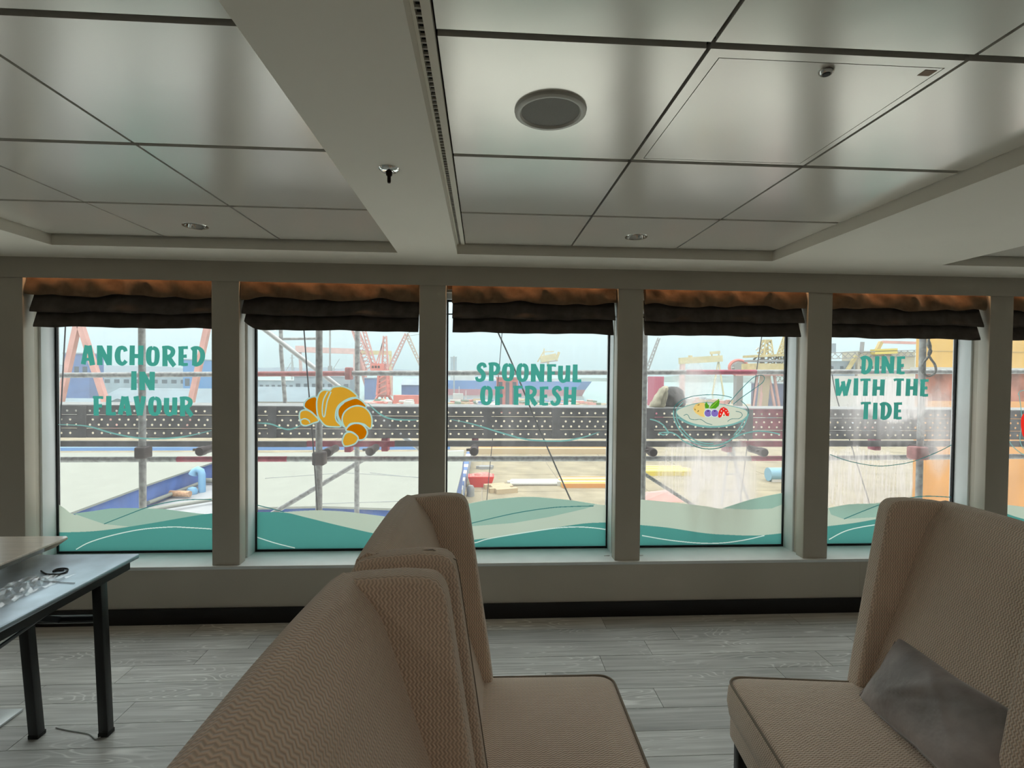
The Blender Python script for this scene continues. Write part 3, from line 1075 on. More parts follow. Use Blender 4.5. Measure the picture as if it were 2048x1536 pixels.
# ---- bowl of fruit
def bo(pts):
    return [(1300+x/7.877, 740+y/7.877) for x, y in pts]
def picture(t, items, step=0.45):
    """items: (name, material, [polygons in px], parent index or None) painted in order"""
    lay = []
    for i, it in enumerate(items):
        lay += [(i, q) for q in it[2]]
    res = raster(lay, step); made = {}
    for i, (nm, m, _, par) in enumerate(items):
        if i in res:
            made[i] = ob(nm, film_mesh(res[i]), m, made.get(par, t))
V_LEAF = vinyl('leaf_vinyl', (0.10, 0.34, 0.02))
V_BROWN = vinyl('brown_vinyl', (0.25, 0.13, 0.03))
V_RED = vinyl('red_vinyl', (0.85, 0.03, 0.02))
t = thing('fruit_bowl_decal', 'outlined glass bowl of yoghurt, berries and a spoon pictured on the fourth window', 'window decal')
def S(pts, w, closed=False):
    return stroke_polys(bo(pts), w, closed)
YO = [(415,650),(600,560),(850,512),(1100,535),(1380,590),(1530,650),(1500,760),(1300,850),(1000,888),(700,850),(500,760)]
it = [('yoghurt', vinyl('yoghurt_vinyl', (0.66, 0.67, 0.56)), [smooth_poly(bo(YO))], None),
 ('yoghurt_rim', V_LINE, S(YO, 1.5, True)+S([(430,740),(560,820),(760,880),(1000,897),(1250,870),(1450,800),(1520,740)], 3.2), 0),
 ('bowl_rim', V_DARK, S([(372,640),(400,560),(520,465),(700,410),(950,388),(1150,402),(1290,435)], 1.3), None),
 ('bowl_rim', V_DARK, S([(1430,480),(1520,565),(1555,650),(1540,700)], 1.3), None),
 ('bowl_rim', V_LINE, S([(410,660),(440,590),(520,510)], 1.6), None),
 ('bowl_side', V_LINE, S([(372,640),(375,740),(430,880),(530,1020),(660,1120),(820,1180),(1000,1195),(1180,1150),(1340,1050),(1470,890),(1555,690)], 2.6), None),
 ('bowl_side', V_LINE, S([(410,680),(430,790),(490,900),(590,1020),(700,1100),(840,1150),(1000,1160)], 2.2), None),
 ('bowl_side', V_LINE, S([(1320,1030),(1420,900),(1480,770)], 2.2), None),
 ('bowl_foot', V_DARK, S([(680,1190),(800,1230),(950,1245),(1100,1225),(1195,1185)], 1.8), None),
 ('spoon', V_DARK, S([(1230,540),(1400,340),(1600,140),(1700,90),(1770,85),(1803,130),(1770,200),(1650,290),(1450,430),(1310,540)], 1.3), None),
 ('tail_line', V_LINE, S([(0,775),(110,805),(210,870),(275,960),(300,985)], 2.4), None),
 ('tail_line', V_LINE, S([(150,985),(200,1020),(290,1000),(260,980),(180,985),(140,1000),(220,1030)], 1.6), None),
 ('tail_line', V_LINE, S([(220,985),(330,985),(430,1030),(530,1120),(680,1190)], 2.4), None),
 ('tail_line', V_LINE, S([(1180,1150),(1400,1030),(1600,975),(1750,965),(1900,980),(2046,1012)], 2.4), None),
 ('swirl', V_DARK, S([(530,720),(575,698),(605,720),(630,768),(700,785),(800,780),(890,835),(980,862)], 1.1), None),
 ('swirl', V_DARK, S([(1350,650),(1430,670),(1452,720),(1400,765),(1290,770),(1220,810)], 1.1), None),
 ('mango_piece', vinyl('mango_vinyl', (0.92, 0.62, 0.20)), [bo([(680,600),(720,540),(800,515),(862,517),(860,747),(800,730),(720,680),(690,640)])], None)]
for q in ([(750,555),(780,545)], [(705,610),(715,635)], [(750,660),(768,635)]):
    it.append(('fleck', V_BROWN, S(q, 1.6), 16))
it.append(('leaf', V_LEAF, [bo([(870,605),(862,545),(885,500),(915,545),(935,560),(925,605)])], None))
it.append(('leaf', V_LEAF, [bo([(930,605),(975,535),(1085,455),(1097,500),(1082,565),(1030,610)])], None))
it.append(('vein', vinyl('lime_vinyl', (0.4, 0.66, 0.08)), S([(950,595),(1010,545),(1080,470)], 1.0), len(it)-1))
for cx, cy in ((915,680),(1020,680)):
    circ = lambda r_: [(cx+r_*math.cos(i*0.3927), cy+r_*math.sin(i*0.3927)) for i in range(16)]
    it.append(('blueberry', vinyl('purple_vinyl', (0.24, 0.16, 0.52)), [smooth_poly(bo(circ(58)))], None)); q = len(it)-1
    it.append(('outline', V_WHITE, S(circ(61), 1.2, True), q))
    it.append(('crown', vinyl('dark_purple_vinyl', (0.08, 0.04, 0.2)), [bo([(cx-15,cy-45),(cx+18,cy-45),(cx+10,cy-25),(cx-8,cy-22)])], q))
it.append(('strawberry', V_RED, [bo([(1072,735),(1080,660),(1110,605),(1160,582),(1215,612),(1250,680),(1240,730),(1195,722),(1160,655),(1125,735),(1095,755)])], None)); q = len(it)-1
it.append(('core', vinyl('pink_vinyl', (0.95, 0.78, 0.68)), [bo([(1125,740),(1160,652),(1195,722)])], q))
it.append(('core', V_BROWN, [bo([(1152,725),(1166,680),(1180,722)])], q))
for x, y in ((1110,695),(1125,645),(1160,615),(1198,640),(1228,672)):
    it.append(('seed', V_WHITE, [bo([(x+9*math.cos(i), y+9*math.sin(i)) for i in range(6)])], q))
picture(t, it)

# ---- drink picture at the frame's right edge
t = thing('drink_glass_decal', 'outlined drinking glass with red fruit pictured at the right edge of the photo', 'window decal')
picture(t, [('glass_outline', V_LINE, stroke_polys([(2036,790),(2040,783),(2052,780),(2080,778),(2110,783),(2112,790)], 1.4), None),
 ('glass_outline', V_LINE, stroke_polys([(2038,788),(2044,840),(2040,880),(2052,900),(2085,905),(2108,885),(2106,840),(2112,790)], 1.6), None),
 ('tail_line', V_LINE, stroke_polys([(2010,862),(2022,888),(2040,905),(2060,915)], 1.6), None),
 ('red_fruit', V_RED, [smooth_poly([(2042,850),(2044,832),(2056,822),(2075,824),(2084,845),(2078,872),(2060,882),(2046,872)])], None)])

# ------------------------------------------------------------------ lettering, cut letter by letter
def L(*pts):
    return list(pts)
GLY = {  # width, strokes [(x, y, width) ...] in cap heights
 'A': (0.72, [L((0.12,0.02,0.24),(0.30,1.0,0.20)), L((0.60,-0.02,0.27),(0.42,0.99,0.26)), L((0.22,0.28,0.15),(0.55,0.28,0.15))]),
 'N': (0.84, [L((0.16,0.0,0.27),(0.15,1.0,0.25)), L((0.18,0.95,0.24),(0.64,0.05,0.24)), L((0.66,0.0,0.24),(0.68,1.0,0.26))]),
 'C': (0.66, [L((0.58,0.72,0.20),(0.53,0.86,0.20),(0.38,0.91,0.19),(0.22,0.82,0.24),(0.15,0.52,0.28),(0.20,0.22,0.25),(0.36,0.08,0.19),(0.50,0.12,0.18),(0.60,0.24,0.20))]),
 'H': (0.78, [L((0.15,0.0,0.26),(0.17,1.0,0.25)), L((0.60,0.02,0.26),(0.63,1.0,0.26)), L((0.2,0.46,0.20),(0.6,0.46,0.20))]),
 'O': (0.74, [L((0.37,0.92,0.17),(0.20,0.83,0.24),(0.145,0.5,0.27),(0.19,0.17,0.24),(0.37,0.07,0.17),(0.54,0.17,0.22),(0.60,0.5,0.25),(0.56,0.82,0.22),(0.37,0.92,0.17))]),
 'R': (0.76, [L((0.17,-0.03,0.26),(0.17,0.98,0.24)), L((0.02,0.93,0.11),(0.35,0.92,0.17),(0.56,0.82,0.22),(0.59,0.66,0.23),(0.48,0.50,0.20),(0.25,0.46,0.14)), L((0.34,0.48,0.20),(0.50,0.22,0.24),(0.68,-0.01,0.22))]),
 'E': (0.58, [L((0.16,0.0,0.26),(0.17,1.0,0.25)), L((0.02,0.94,0.12),(0.53,0.95,0.15)), L((0.2,0.49,0.15),(0.47,0.50,0.17)), L((0.2,0.06,0.15),(0.53,0.07,0.15))]),
 'D': (0.76, [L((0.20,0.0,0.25),(0.22,0.95,0.24)), L((0.02,0.86,0.15),(0.22,0.95,0.15),(0.45,0.91,0.18),(0.60,0.74,0.24),(0.63,0.46,0.25),(0.52,0.18,0.23),(0.32,0.05,0.18),(0.16,0.05,0.14))]),
 'I': (0.34, [L((0.17,0.0,0.27),(0.18,1.0,0.25))]),
 'F': (0.56, [L((0.17,0.0,0.26),(0.17,1.0,0.24)), L((0.0,0.95,0.12),(0.55,0.94,0.14)), L((0.2,0.50,0.15),(0.48,0.51,0.18))]),
 'L': (0.56, [L((0.17,0.0,0.28),(0.18,1.0,0.26)), L((0.1,0.07,0.15),(0.55,0.08,0.16))]),
 'V': (0.68, [L((0.14,1.0,0.25),(0.33,0.0,0.26)), L((0.56,1.0,0.23),(0.37,0.0,0.22))]),
 'U': (0.74, [L((0.16,0.90,0.26),(0.15,0.30,0.27),(0.22,0.10,0.22),(0.36,0.05,0.17),(0.50,0.16,0.18),(0.57,0.40,0.22)), L((0.58,0.02,0.26),(0.60,0.92,0.25))]),
 'S': (0.64, [L((0.55,0.76,0.19),(0.50,0.90,0.19),(0.34,0.94,0.18),(0.20,0.83,0.22),(0.20,0.67,0.23),(0.36,0.52,0.24),(0.46,0.35,0.25),(0.42,0.15,0.23),(0.26,0.06,0.17),(0.10,0.10,0.17),(0.05,0.24,0.15))]),
 'P': (0.68, [L((0.17,0.0,0.26),(0.17,0.98,0.24)), L((0.0,0.92,0.12),(0.33,0.93,0.16),(0.54,0.82,0.22),(0.56,0.62,0.23),(0.44,0.44,0.20),(0.25,0.42,0.14))]),
 'W': (1.00, [L((0.12,1.0,0.23),(0.22,0.0,0.25)), L((0.22,0.02,0.22),(0.48,0.62,0.2)), L((0.48,0.85,0.22),(0.66,0.0,0.24)), L((0.66,0.02,0.22),(0.90,0.97,0.2))]),
 'T': (0.62, [L((0.31,0.0,0.27),(0.33,0.95,0.25)), L((0.0,0.90,0.14),(0.15,0.94,0.13),(0.62,0.94,0.14))]),
}
GM = {}
def glyph(ch):
    if ch in GM:
        return GM[ch]
    polys = []
    for st_ in GLY[ch][1]:
        polys += stroke_polys([(x, y, w*1.08) for x, y, w in st_], 0.2)
    mb = MB()
    for a, b, u, v in raster([(0, q) for q in polys], 1/72)[0]:
        mb.quad((a, 0, u), (b, 0, u), (b, 0, v), (a, 0, v))
    me = mb.mesh('letter', fix=False)
    me.materials.append(V_LETTER)
    GM[ch] = me
    return me
def lettering(label, lines):
    """lines: (text, px of left end, px of right end, py of top, py of bottom)"""
    t = thing('window_lettering', label, 'lettering')
    for text, xl, xr, yt, yb in lines:
        A = gp(xl, yb, 1); B = gp(xr, yb, 1); T = gp((xl+xr)/2, yt, 1)
        h = T.z-(A.z+B.z)/2
        gap = 0.10
        tot = sum((GLY[c][0]+gap) if c != ' ' else 0.42 for c in text)-gap
        sx_ = (B-A).x/tot
        x = 0.0
        for c in text:
            if c == ' ':
                x += 0.42; continue
            o = ob('letter', glyph(c), None, t, loc=(A.x+x*sx_, A.y, (A.z+B.z)/2+random.uniform(-0.02, 0.02)*h))
            o.scale = (sx_, 1, h*random.uniform(0.97, 1.03))
            x += GLY[c][0]+gap
    return t
lettering('teal letters reading ANCHORED IN FLAVOUR', [('ANCHORED', 162, 410, 692, 731), ('IN', 261, 311, 743, 780), ('FLAVOUR', 186, 387, 793, 831)])
lettering('teal letters reading SPOONFUL OF FRESH', [('SPOONFUL', 951, 1163, 727, 763), ('OF FRESH', 960, 1153, 773, 810)])
lettering('teal letters reading DINE WITH THE TIDE', [('DINE', 1720, 1811, 712, 747), ('WITH THE', 1669, 1858, 758, 792), ('TIDE', 1721, 1805, 804, 838)])
# ------------------------------------------------------------------ wing chairs
F_CHAIR = fabric('zigzag_upholstery', (0.88, 0.70, 0.555), (0.62, 0.475, 0.36))
F_PIPE = mat('piping_cord', (0.26, 0.215, 0.165), 0.85)
M_LEG = mat('black_wood', (0.012, 0.011, 0.011), 0.4)
def subdivide_long(me, cuts):
    bm = bmesh.new(); bm.from_mesh(me)
    bmesh.ops.subdivide_edges(bm, edges=bm.edges[:], cuts=cuts, use_grid_fill=True)
    bm.to_mesh(me); bm.free()
    return me
def loft(sections, n_caps=True):
    """sections: list of equal-length closed rings of 3D points"""
    mb = MB(); n = len(sections[0])
    for s in sections:
        mb.v += [tuple(p) for p in s]
    for k in range(len(sections)-1):
        for j in range(n):
            a = k*n+j; b = k*n+(j+1) % n
            mb.f.append((a, b, b+n, a+n))
    mb.f.append(tuple(reversed(range(n))))
    mb.f.append(tuple((len(sections)-1)*n+j for j in range(n)))
    return mb
BF = [(0.010, 0.44), (-0.050, 0.62), (-0.104, 0.78), (-0.148, 0.92), (-0.183, 1.02), (-0.212, 1.070), (-0.243, 1.108)]
BR = [(-0.272, 1.114), (-0.297, 1.098), (-0.306, 1.065), (-0.300, 0.95), (-0.285, 0.75), (-0.255, 0.50), (-0.225, 0.26), (-0.05, 0.26)]
def back_mesh():
    secs = []
    prof = [(p.x, p.y) for p in spline([(a, b, 0) for a, b in BF], 5)]+BR
    for i in range(13):
        t = -1+2*i/12
        yv = t*0.286
        bul = 0.012*(1-t*t)
        secs.append([(x-(bul if j < len(prof)-len(BR) else 0)*(1 if z > 0.5 else 0)*-0.6, yv, z+0.010*(1-t*t)*(1 if z > 1.0 else 0)) for j, (x, z) in enumerate(prof)])
    return boxuv(smooth_by(loft(secs).mesh('backrest'), 60))
WING = [(0.034, 0.43), (0.017, 0.56), (-0.004, 0.70), (-0.031, 0.88), (-0.058, 1.06), (-0.066, 1.095), (-0.088, 1.116), (-0.150, 1.119), (-0.24, 1.112), (-0.285, 1.104), (-0.308, 1.075), (-0.300, 0.90), (-0.272, 0.60), (-0.235, 0.27), (-0.06, 0.27), (-0.03, 0.43)]
def wing_mesh(s):
    me = MB().prism(WING, s*0.247, s*0.315, 'Y').mesh('wing')
    bevel(me, 0.024, 5)
    return boxuv(me)
def seat_mesh():
    rings = []
    def ring(z, g, cr_=0.05):
        x0, x1, y1 = -0.10, 0.455+g, 0.300+g
        pts = []
        for i in range(7):
            a = math.pi/2*i/6
            pts.append((x1-cr_+cr_*math.sin(a), -(y1-cr_)-cr_*math.cos(a), z))
        for i in range(7):
            a = math.pi/2*i/6
            pts.append((x1-cr_+cr_*math.cos(a), (y1-cr_)+cr_*math.sin(a), z))
        pts += [(x0, y1, z), (x0, -y1, z)]
        return pts
    rings = [ring(0.345, -0.012), ring(0.355, 0.0), ring(0.40, 0.006), ring(0.445, 0.003), ring(0.462, -0.006), ring(0.470, -0.018), ring(0.476, -0.06), ring(0.480, -0.12, 0.06)]
    me = loft(rings).mesh('seat')
    return boxuv(smooth_by(me, 60))
CH = {}
def chair_parts():
    CH['backrest'] = back_mesh()
    CH['wl'] = wing_mesh(1)
    CH['wr'] = wing_mesh(-1)
    CH['seat'] = seat_mesh()
    pts = []
    g, cr_ = 0.0, 0.05
    x1, y1 = 0.452, 0.297
    pts.append((-0.02, -y1, 0.462))
    for i in range(9):
        a = math.pi/2*i/8
        pts.append((x1-cr_+cr_*math.sin(a), -(y1-cr_)-cr_*math.cos(a), 0.464))
    for i in range(9):
        a = math.pi/2*i/8
        pts.append((x1-cr_+cr_*math.cos(a), (y1-cr_)+cr_*math.sin(a), 0.464))
    pts.append((-0.02, y1, 0.462))
    CH['piping'] = smooth_by(MB().tube(pts, 0.0042, 6).mesh('piping'), 80)
    rail = bevel(MB().box(-0.20, -0.288, 0.258, 0.443, 0.288, 0.348).mesh('rail'), 0.012, 3)
    CH['rail'] = boxuv(rail)
    for nm in ('backrest', 'wl', 'wr', 'seat', 'rail'):
        CH[nm].materials.append(F_CHAIR)
    CH['piping'].materials.append(F_PIPE)
    lf = []
    for x, tx in ((0.405, 0.012), (-0.19, -0.05)):
        mb = MB()
        mb.prism([(-0.024, -0.024), (0.024, -0.024), (0.024, 0.024), (-0.024, 0.024)], 0, 1, 'Z')
        me = mb.mesh('leg')
        for v in me.vertices:
            if v.co.z < 0.5:
                v.co.x = v.co.x*0.6+tx; v.co.y *= 0.6; v.co.z = 0
            else:
                v.co.z = 0.262
        bevel(me, 0.003, 1)
        me.materials.append(M_LEG)
        lf.append((x, me))
    CH['legs'] = lf
    seam = []
    for p in WING[1:6]:
        seam.append((p[0]+0.001, 0.0, p[1]))
    CH['seam'] = smooth_by(MB().tube([(p[0]+0.0015, -0.281, p[1]) for p in WING[0:6]]+[(-0.12, -0.281, 1.1195), (-0.27, -0.281, 1.108)], 0.0014, 5).mesh('seam'), 80)
    CH['seam'].materials.append(F_PIPE)
chair_parts()
def wing_chair(label, x, y, deg):
    t = thing('wing_chair', label, 'chair', (x, y, 0), math.radians(deg), group='beige high-back wing chairs')
    ob('backrest', CH['backrest'], None, t)
    w1 = ob('wing', CH['wl'], None, t)
    w2 = ob('wing', CH['wr'], None, t)
    if deg < 90:
        ob('seam', CH['seam'], None, w2)
    s = ob('seat', CH['seat'], None, t)
    ob('piping', CH['piping'], None, s)
    ob('seat_rail', CH['rail'], None, t)
    for x_, me in CH['legs']:
        for sy in (-1, 1):
            ob('leg', me, None, t, loc=(x_, sy*0.255, 0))
    return t
ca = wing_chair('nearest beige wing chair, only its backrest and far wing in view at the bottom', -0.022, 0.782, -3.0)
ca.scale = (1.04, 1, 1)
wing_chair('beige wing chair with empty seat, second from the camera and facing right', 0.010, 1.478, -1.0)
wing_chair('beige wing chair on the right holding the grey velvet cushion', 1.292, 1.398, 174.0)

# ------------------------------------------------------------------ velvet cushion
def cushion():
    n = 34
    Lh, Hh, Th = 0.245, 0.124, 0.052
    mb = MB()
    def P(u, v, s):
        e = (1-abs(u)**2.6)*(1-abs(v)**2.6)
        pin = 1-0.10*(abs(u)**3)*(1-v*v) if False else 1
        x = u*Lh*(1-0.07*(1-v*v)*0+0.0)*(1-0.06*(1-abs(v))**1.5*abs(u)**4)
        z = v*Hh*(1-0.08*(1-abs(u))**1.5*abs(v)**4)
        wr = 0.004*math.sin(4*u+3*v)*e+0.006*math.exp(-((u-0.25+0.5*v)/0.09)**2)*e+0.005*math.exp(-((u+0.3-0.6*v)/0.07)**2)*e-0.004*math.exp(-((u-0.1+0.9*v)/0.06)**2)*e
        return (x, s*(Th*max(e, 0)**0.55+wr), z)
    idx = {}
    for s in (1, -1):
        for i in range(n+1):
            for j in range(n+1):
                u = -1+2*i/n; v = -1+2*j/n
                edge = i in (0, n) or j in (0, n)
                if s == -1 and edge:
                    idx[(s, i, j)] = idx[(1, i, j)]
                    continue
                p = P(u, v, s)
                if edge:
                    p = (p[0], 0, p[2])
                idx[(s, i, j)] = len(mb.v)
                mb.v.append(p)
        for i in range(n):
            for j in range(n):
                pass
    for s in (1, -1):
        for i in range(n):
            for j in range(n):
                mb.f.append((idx[(s, i, j)], idx[(s, i+1, j)], idx[(s, i+1, j+1)], idx[(s, i, j+1)]))
    return smooth_by(mb.mesh('cushion'), 80)
M_CUSH = mat('grey_taupe_velvet', (0.33, 0.285, 0.27), 0.5, spec=0.3, sheen=1.0, noise=0.42, nscale=5, bump=0.5, bscale=16)
M_CUSH.node_tree.nodes['Principled BSDF'].inputs['Sheen Tint'].default_value = (0.75, 0.72, 0.74, 1)
cu = thing('velvet_cushion', 'grey-taupe velvet lumbar cushion leaning on the right hand chair', 'cushion', (1.318, 1.372, 0.610))
# local: x = length, y = thickness, z = height ; length runs along the room's y axis
lean = math.radians(33)
e1 = Vector((0.10, 1.0, -0.05)).normalized()
e3 = Vector((math.sin(lean), 0.0, math.cos(lean))); e3 = (e3-e1*e3.dot(e1)).normalized()
e2 = e3.cross(e1)
cu.matrix_world = Matrix(((e1.x, e2.x, e3.x, 1.296), (e1.y, e2.y, e3.y, 1.352), (e1.z, e2.z, e3.z, 0.586), (0, 0, 0, 1)))
ob('cover', cushion(), M_CUSH, cu)
pp = []
Lh, Hh = 0.245, 0.124
for u, v in [(t_, -1) for t_ in [-1+0.1*i for i in range(20)]]+[(1, -1+0.1*i) for i in range(20)]+[(1-0.1*i, 1) for i in range(20)]+[(-1, 1-0.1*i) for i in range(21)]:
    pp.append((u*Lh*(1-0.06*(1-abs(v))**1.5*abs(u)**4), 0, v*Hh*(1-0.08*(1-abs(u))**1.5*abs(v)**4)))
ob('piping', smooth_by(MB().tube(pp, 0.0035, 6).mesh('piping'), 80), M_CUSH, cu)

# ------------------------------------------------------------------ black folding table
ZT = 0.722
M_TOP = mat('scuffed_sky_sheen_laminate', (0.42, 0.49, 0.56), 0.30, metal=0.85, spec=0.9, noise=0.18, nscale=9)  # black top; sky sheen put in as a blue-grey metal base colour
M_STEEL = mat('black_steel', (0.012, 0.013, 0.014), 0.35, spec=0.5)
TX0, TX1, TY0, TY1 = -1.965, -1.515, 0.52, 2.33
ft = thing('folding_table', 'black folding table with scuffed top and square steel legs', 'table', ((TX0+TX1)/2, (TY0+TY1)/2, 0))
bx, by = -(TX0+TX1)/2, -(TY0+TY1)/2
def tp(nm, mb, m, w=0.0, seg=2, par=None):
    me = mb.mesh(nm) if isinstance(mb, MB) else mb
    me.transform(Matrix.Translation((bx, by, 0)))
    if w:
        bevel(me, w, seg)
    return ob(nm, me, m, par or ft)
top = tp('tabletop', MB().box(TX0, TY0, ZT-0.020, TX1, TY1, ZT), M_TOP, 0.004)
ap = MB()
for x0, x1, y0, y1 in ((TX0+0.02, TX0+0.045, TY0+0.03, TY1-0.03), (TX1-0.045, TX1-0.02, TY0+0.03, TY1-0.03)):
    ap.box(x0, y0, ZT-0.058, x1, y1, ZT-0.020)
tp('side_rail', ap, M_STEEL)
for yl_, sg in ((2.205, 1), (0.66, -1)):
    for xl, xb in ((-1.598, -1.572), (-1.905, -1.850)):
        me = MB().box(-0.019, -0.019, 0, 0.019, 0.019, ZT-0.022).mesh('leg')
        for v in me.vertices:
            f = v.co.z/(ZT-0.022)
            v.co.x += xb+(xl-xb)*f
            v.co.y += yl_
        lg = tp('leg', me, M_STEEL, 0.003)
        tp('foot_cap', MB().box(xb-0.021, yl_-0.021, 0, xb+0.021, yl_+0.021, 0.018), M_BLACK, 0.003, par=lg)
    tp('cross_bar', MB().tube([(-1.885, yl_, 0.492), (-1.590, yl_, 0.492)], 0.016, 12), M_STEEL)
    tp('fold_brace', MB().beam((-1.74, yl_-sg*0.02, 0.500), (-1.74, yl_-sg*0.36, ZT-0.03), 0.024, 0.006), M_STEEL)
    tp('fold_brace', MB().tube([(-1.70, yl_-sg*0.10, 0.665), (-1.63, yl_-sg*0.10, 0.690), (-1.620, yl_-sg*0.10, 0.676), (-1.70, yl_-sg*0.10, 0.645)], 0.005, 6), M_STEEL)
    tp('long_brace', MB().tube([(-1.74, yl_-sg*0.05, 0.56), (-1.74, yl_-sg*0.72, 0.47)], 0.008, 8), M_STEEL)

# things lying on the black table
def on_t(px, py):
    return at_z(px, py, ZT)
lp = [on_t(x, y) for x, y in ((82,1143),(92,1149),(106,1150),(122,1149),(134,1144),(135,1139),(124,1138),(112,1140),(106,1144),(114,1142),(128,1141))]
lp = spline([(p.x, p.y, ZT+0.003) for p in lp], 5)
c0 = lp[0].copy()
cb = ob('cable_tie', smooth_by(MB().tube([p-c0 for p in lp], 0.0028, 6).mesh('cable'), 80), M_BLACK, None, 'thin black plastic strap curled on the folding table', 'strap', loc=c0)
sp_ = spline([(p.x, p.y, ZT+0.002) for p in [on_t(x, y) for x, y in ((70,1152),(78,1158),(88,1163),(108,1164),(130,1166),(150,1167))]], 5)
c0 = sp_[0].copy()
ob('white_thread', smooth_by(MB().tube([p-c0 for p in sp_], 0.0012, 5).mesh('thread'), 80), mat('white_thread', (0.75, 0.77, 0.78), 0.5), None, 'white thread lying beside the black strap on the table', 'thread', loc=c0)
def film_mat():
    m = bpy.data.materials.new('clear_plastic_film')
    m.use_nodes = True
    nt = m.node_tree; nt.nodes.clear()
    o = nd(nt, 'ShaderNodeOutputMaterial'); t = nd(nt, 'ShaderNodeBsdfTransparent'); g = nd(nt, 'ShaderNodeBsdfGlossy')
    g.inputs['Roughness'].default_value = 0.12
    mx = nd(nt, 'ShaderNodeMixShader'); mx.inputs[0].default_value = 0.22
    nt.links.new(t.outputs[0], mx.inputs[1]); nt.links.new(g.outputs[0], mx.inputs[2]); nt.links.new(mx.outputs[0], o.inputs[0])
    return m
rnd = random.Random(5)
fmb = MB(); n = 16
pa, pb = on_t(-30, 1235), on_t(62, 1150)
for i in range(n+1):
    for j in range(n+1):
        u, v = i/n, j/n
        e = min(u, 1-u, v, 1-v)*4
        fmb.v.append((pa.x+(pb.x-pa.x)*u+0.03*(v-0.5), pa.y+(pb.y-pa.y)*v, ZT+0.002+min(1, e)*rnd.random()*0.028))
for i in range(n):
    for j in range(n):
        a = i*(n+1)+j
        fmb.f.append((a, a+1, a+n+2, a+n+1))
me = fmb.mesh('film')
cen = sum((v.co for v in me.vertices), Vector())/len(me.vertices); cen.z = ZT
me.transform(Matrix.Translation(-cen))
ob('plastic_wrap', me, film_mat(), None, 'crumpled clear plastic wrap on the black folding table', 'plastic wrap', loc=cen)

# ------------------------------------------------------------------ pale pedestal table
M_PALE = mat('pale_oak_laminate', (0.90, 0.80, 0.68), 0.22, spec=1.0, coat=0.6, noise=0.10, nscale=4, stretch=(1, 14, 1))
M_PLATE = mat('grey_steel_plate', (0.62, 0.66, 0.68), 0.3, metal=0.4)
ZW = 0.780
px0, px1, py0, py1 = -2.62, -1.862, 1.64, 2.405
pt = thing('pedestal_table', 'pale wood topped table on a square grey steel foot plate', 'table', ((px0+px1)/2, (py0+py1)/2, 0))
hx, hy = (px1-px0)/2, (py1-py0)/2
tm = MB()
secs = []
for z, g in ((ZW-0.036, -0.030), (ZW-0.012, -0.004), (ZW-0.008, 0.0), (ZW-0.002, 0.0), (ZW, -0.002)):
    X, Y = hx+g, hy+g; c = 0.018
    secs.append([(X-c, -Y, z), (X, -Y+c, z), (X, Y-c, z), (X-c, Y, z), (-X+c, Y, z), (-X, Y-c, z), (-X, -Y+c, z), (-X+c, -Y, z)])
ob('tabletop', loft(secs).mesh('tabletop'), M_PALE, pt)
ob('column', smooth_by(MB().lathe([(0.045, 0.02), (0.04, 0.03), (0.038, ZW-0.036)], (0, 0, 0), 24).mesh('column')), M_PLATE, pt)
ob('foot_plate', bevel(MB().box(-0.185, -0.205, 0, 0.193, 0.352, 0.012).mesh('plate'), 0.003, 2), M_PLATE, pt)

# ------------------------------------------------------------------ string round the table foot
fs = [at_z(x, y, 0.003) for x, y in ((112,1455),(140,1461),(170,1466),(182,1470),(190,1478),(196,1476),(214,1468),(219,1462))]
fs = spline([tuple(p) for p in fs], 4)
c0 = fs[0].copy()
M_STRING = mat('pale_string', (0.62, 0.66, 0.66), 0.6)
ob('floor_string', smooth_by(MB().tube([p-c0 for p in fs], 0.0022, 5).mesh('string'), 80), M_STRING, None, 'thin pale string on the floor caught under the table leg', 'string', loc=c0)
# ================================================================== outside: scaffold on the hull
M_TUBE = mat('galvanised_tube', (0.36, 0.37, 0.37), 0.5, metal=0.1, noise=0.35, nscale=25)
M_MAROON = mat('maroon_paint', (0.42, 0.07, 0.12), 0.55, noise=0.3, nscale=20)
M_PINK = mat('faded_red_paint', (0.42, 0.17, 0.17), 0.6, noise=0.25, nscale=20)
M_BOARD = mat('grey_steel_board', (0.16, 0.165, 0.18), 0.6, noise=0.25, nscale=12)
M_COUP = mat('dark_coupler', (0.05, 0.04, 0.042), 0.5, metal=0.3)
sc_ = thing('scaffolding', 'grey tube scaffolding with perforated steel boards outside all the windows', 'scaffolding', (0, 4.4, 0))
SY = 4.4
def sp_part(nm, mb, m, par=None, smooth=True):
    me = mb.mesh(nm) if isinstance(mb, MB) else mb
    me.transform(Matrix.Translation((0, -SY, 0)))
    if smooth:
        smooth_by(me, 40)
    return ob(nm, me, m, par or sc_)
def tube_px(nm, a, b, y, r, m, y2=None, ext=(0, 0)):
    A = at_y(*a, y); B = at_y(*b, y2 or y)
    d = (B-A).normalized()
    return sp_part(nm, MB().tube([A-d*ext[0], B+d*ext[1]], r, 12), m)
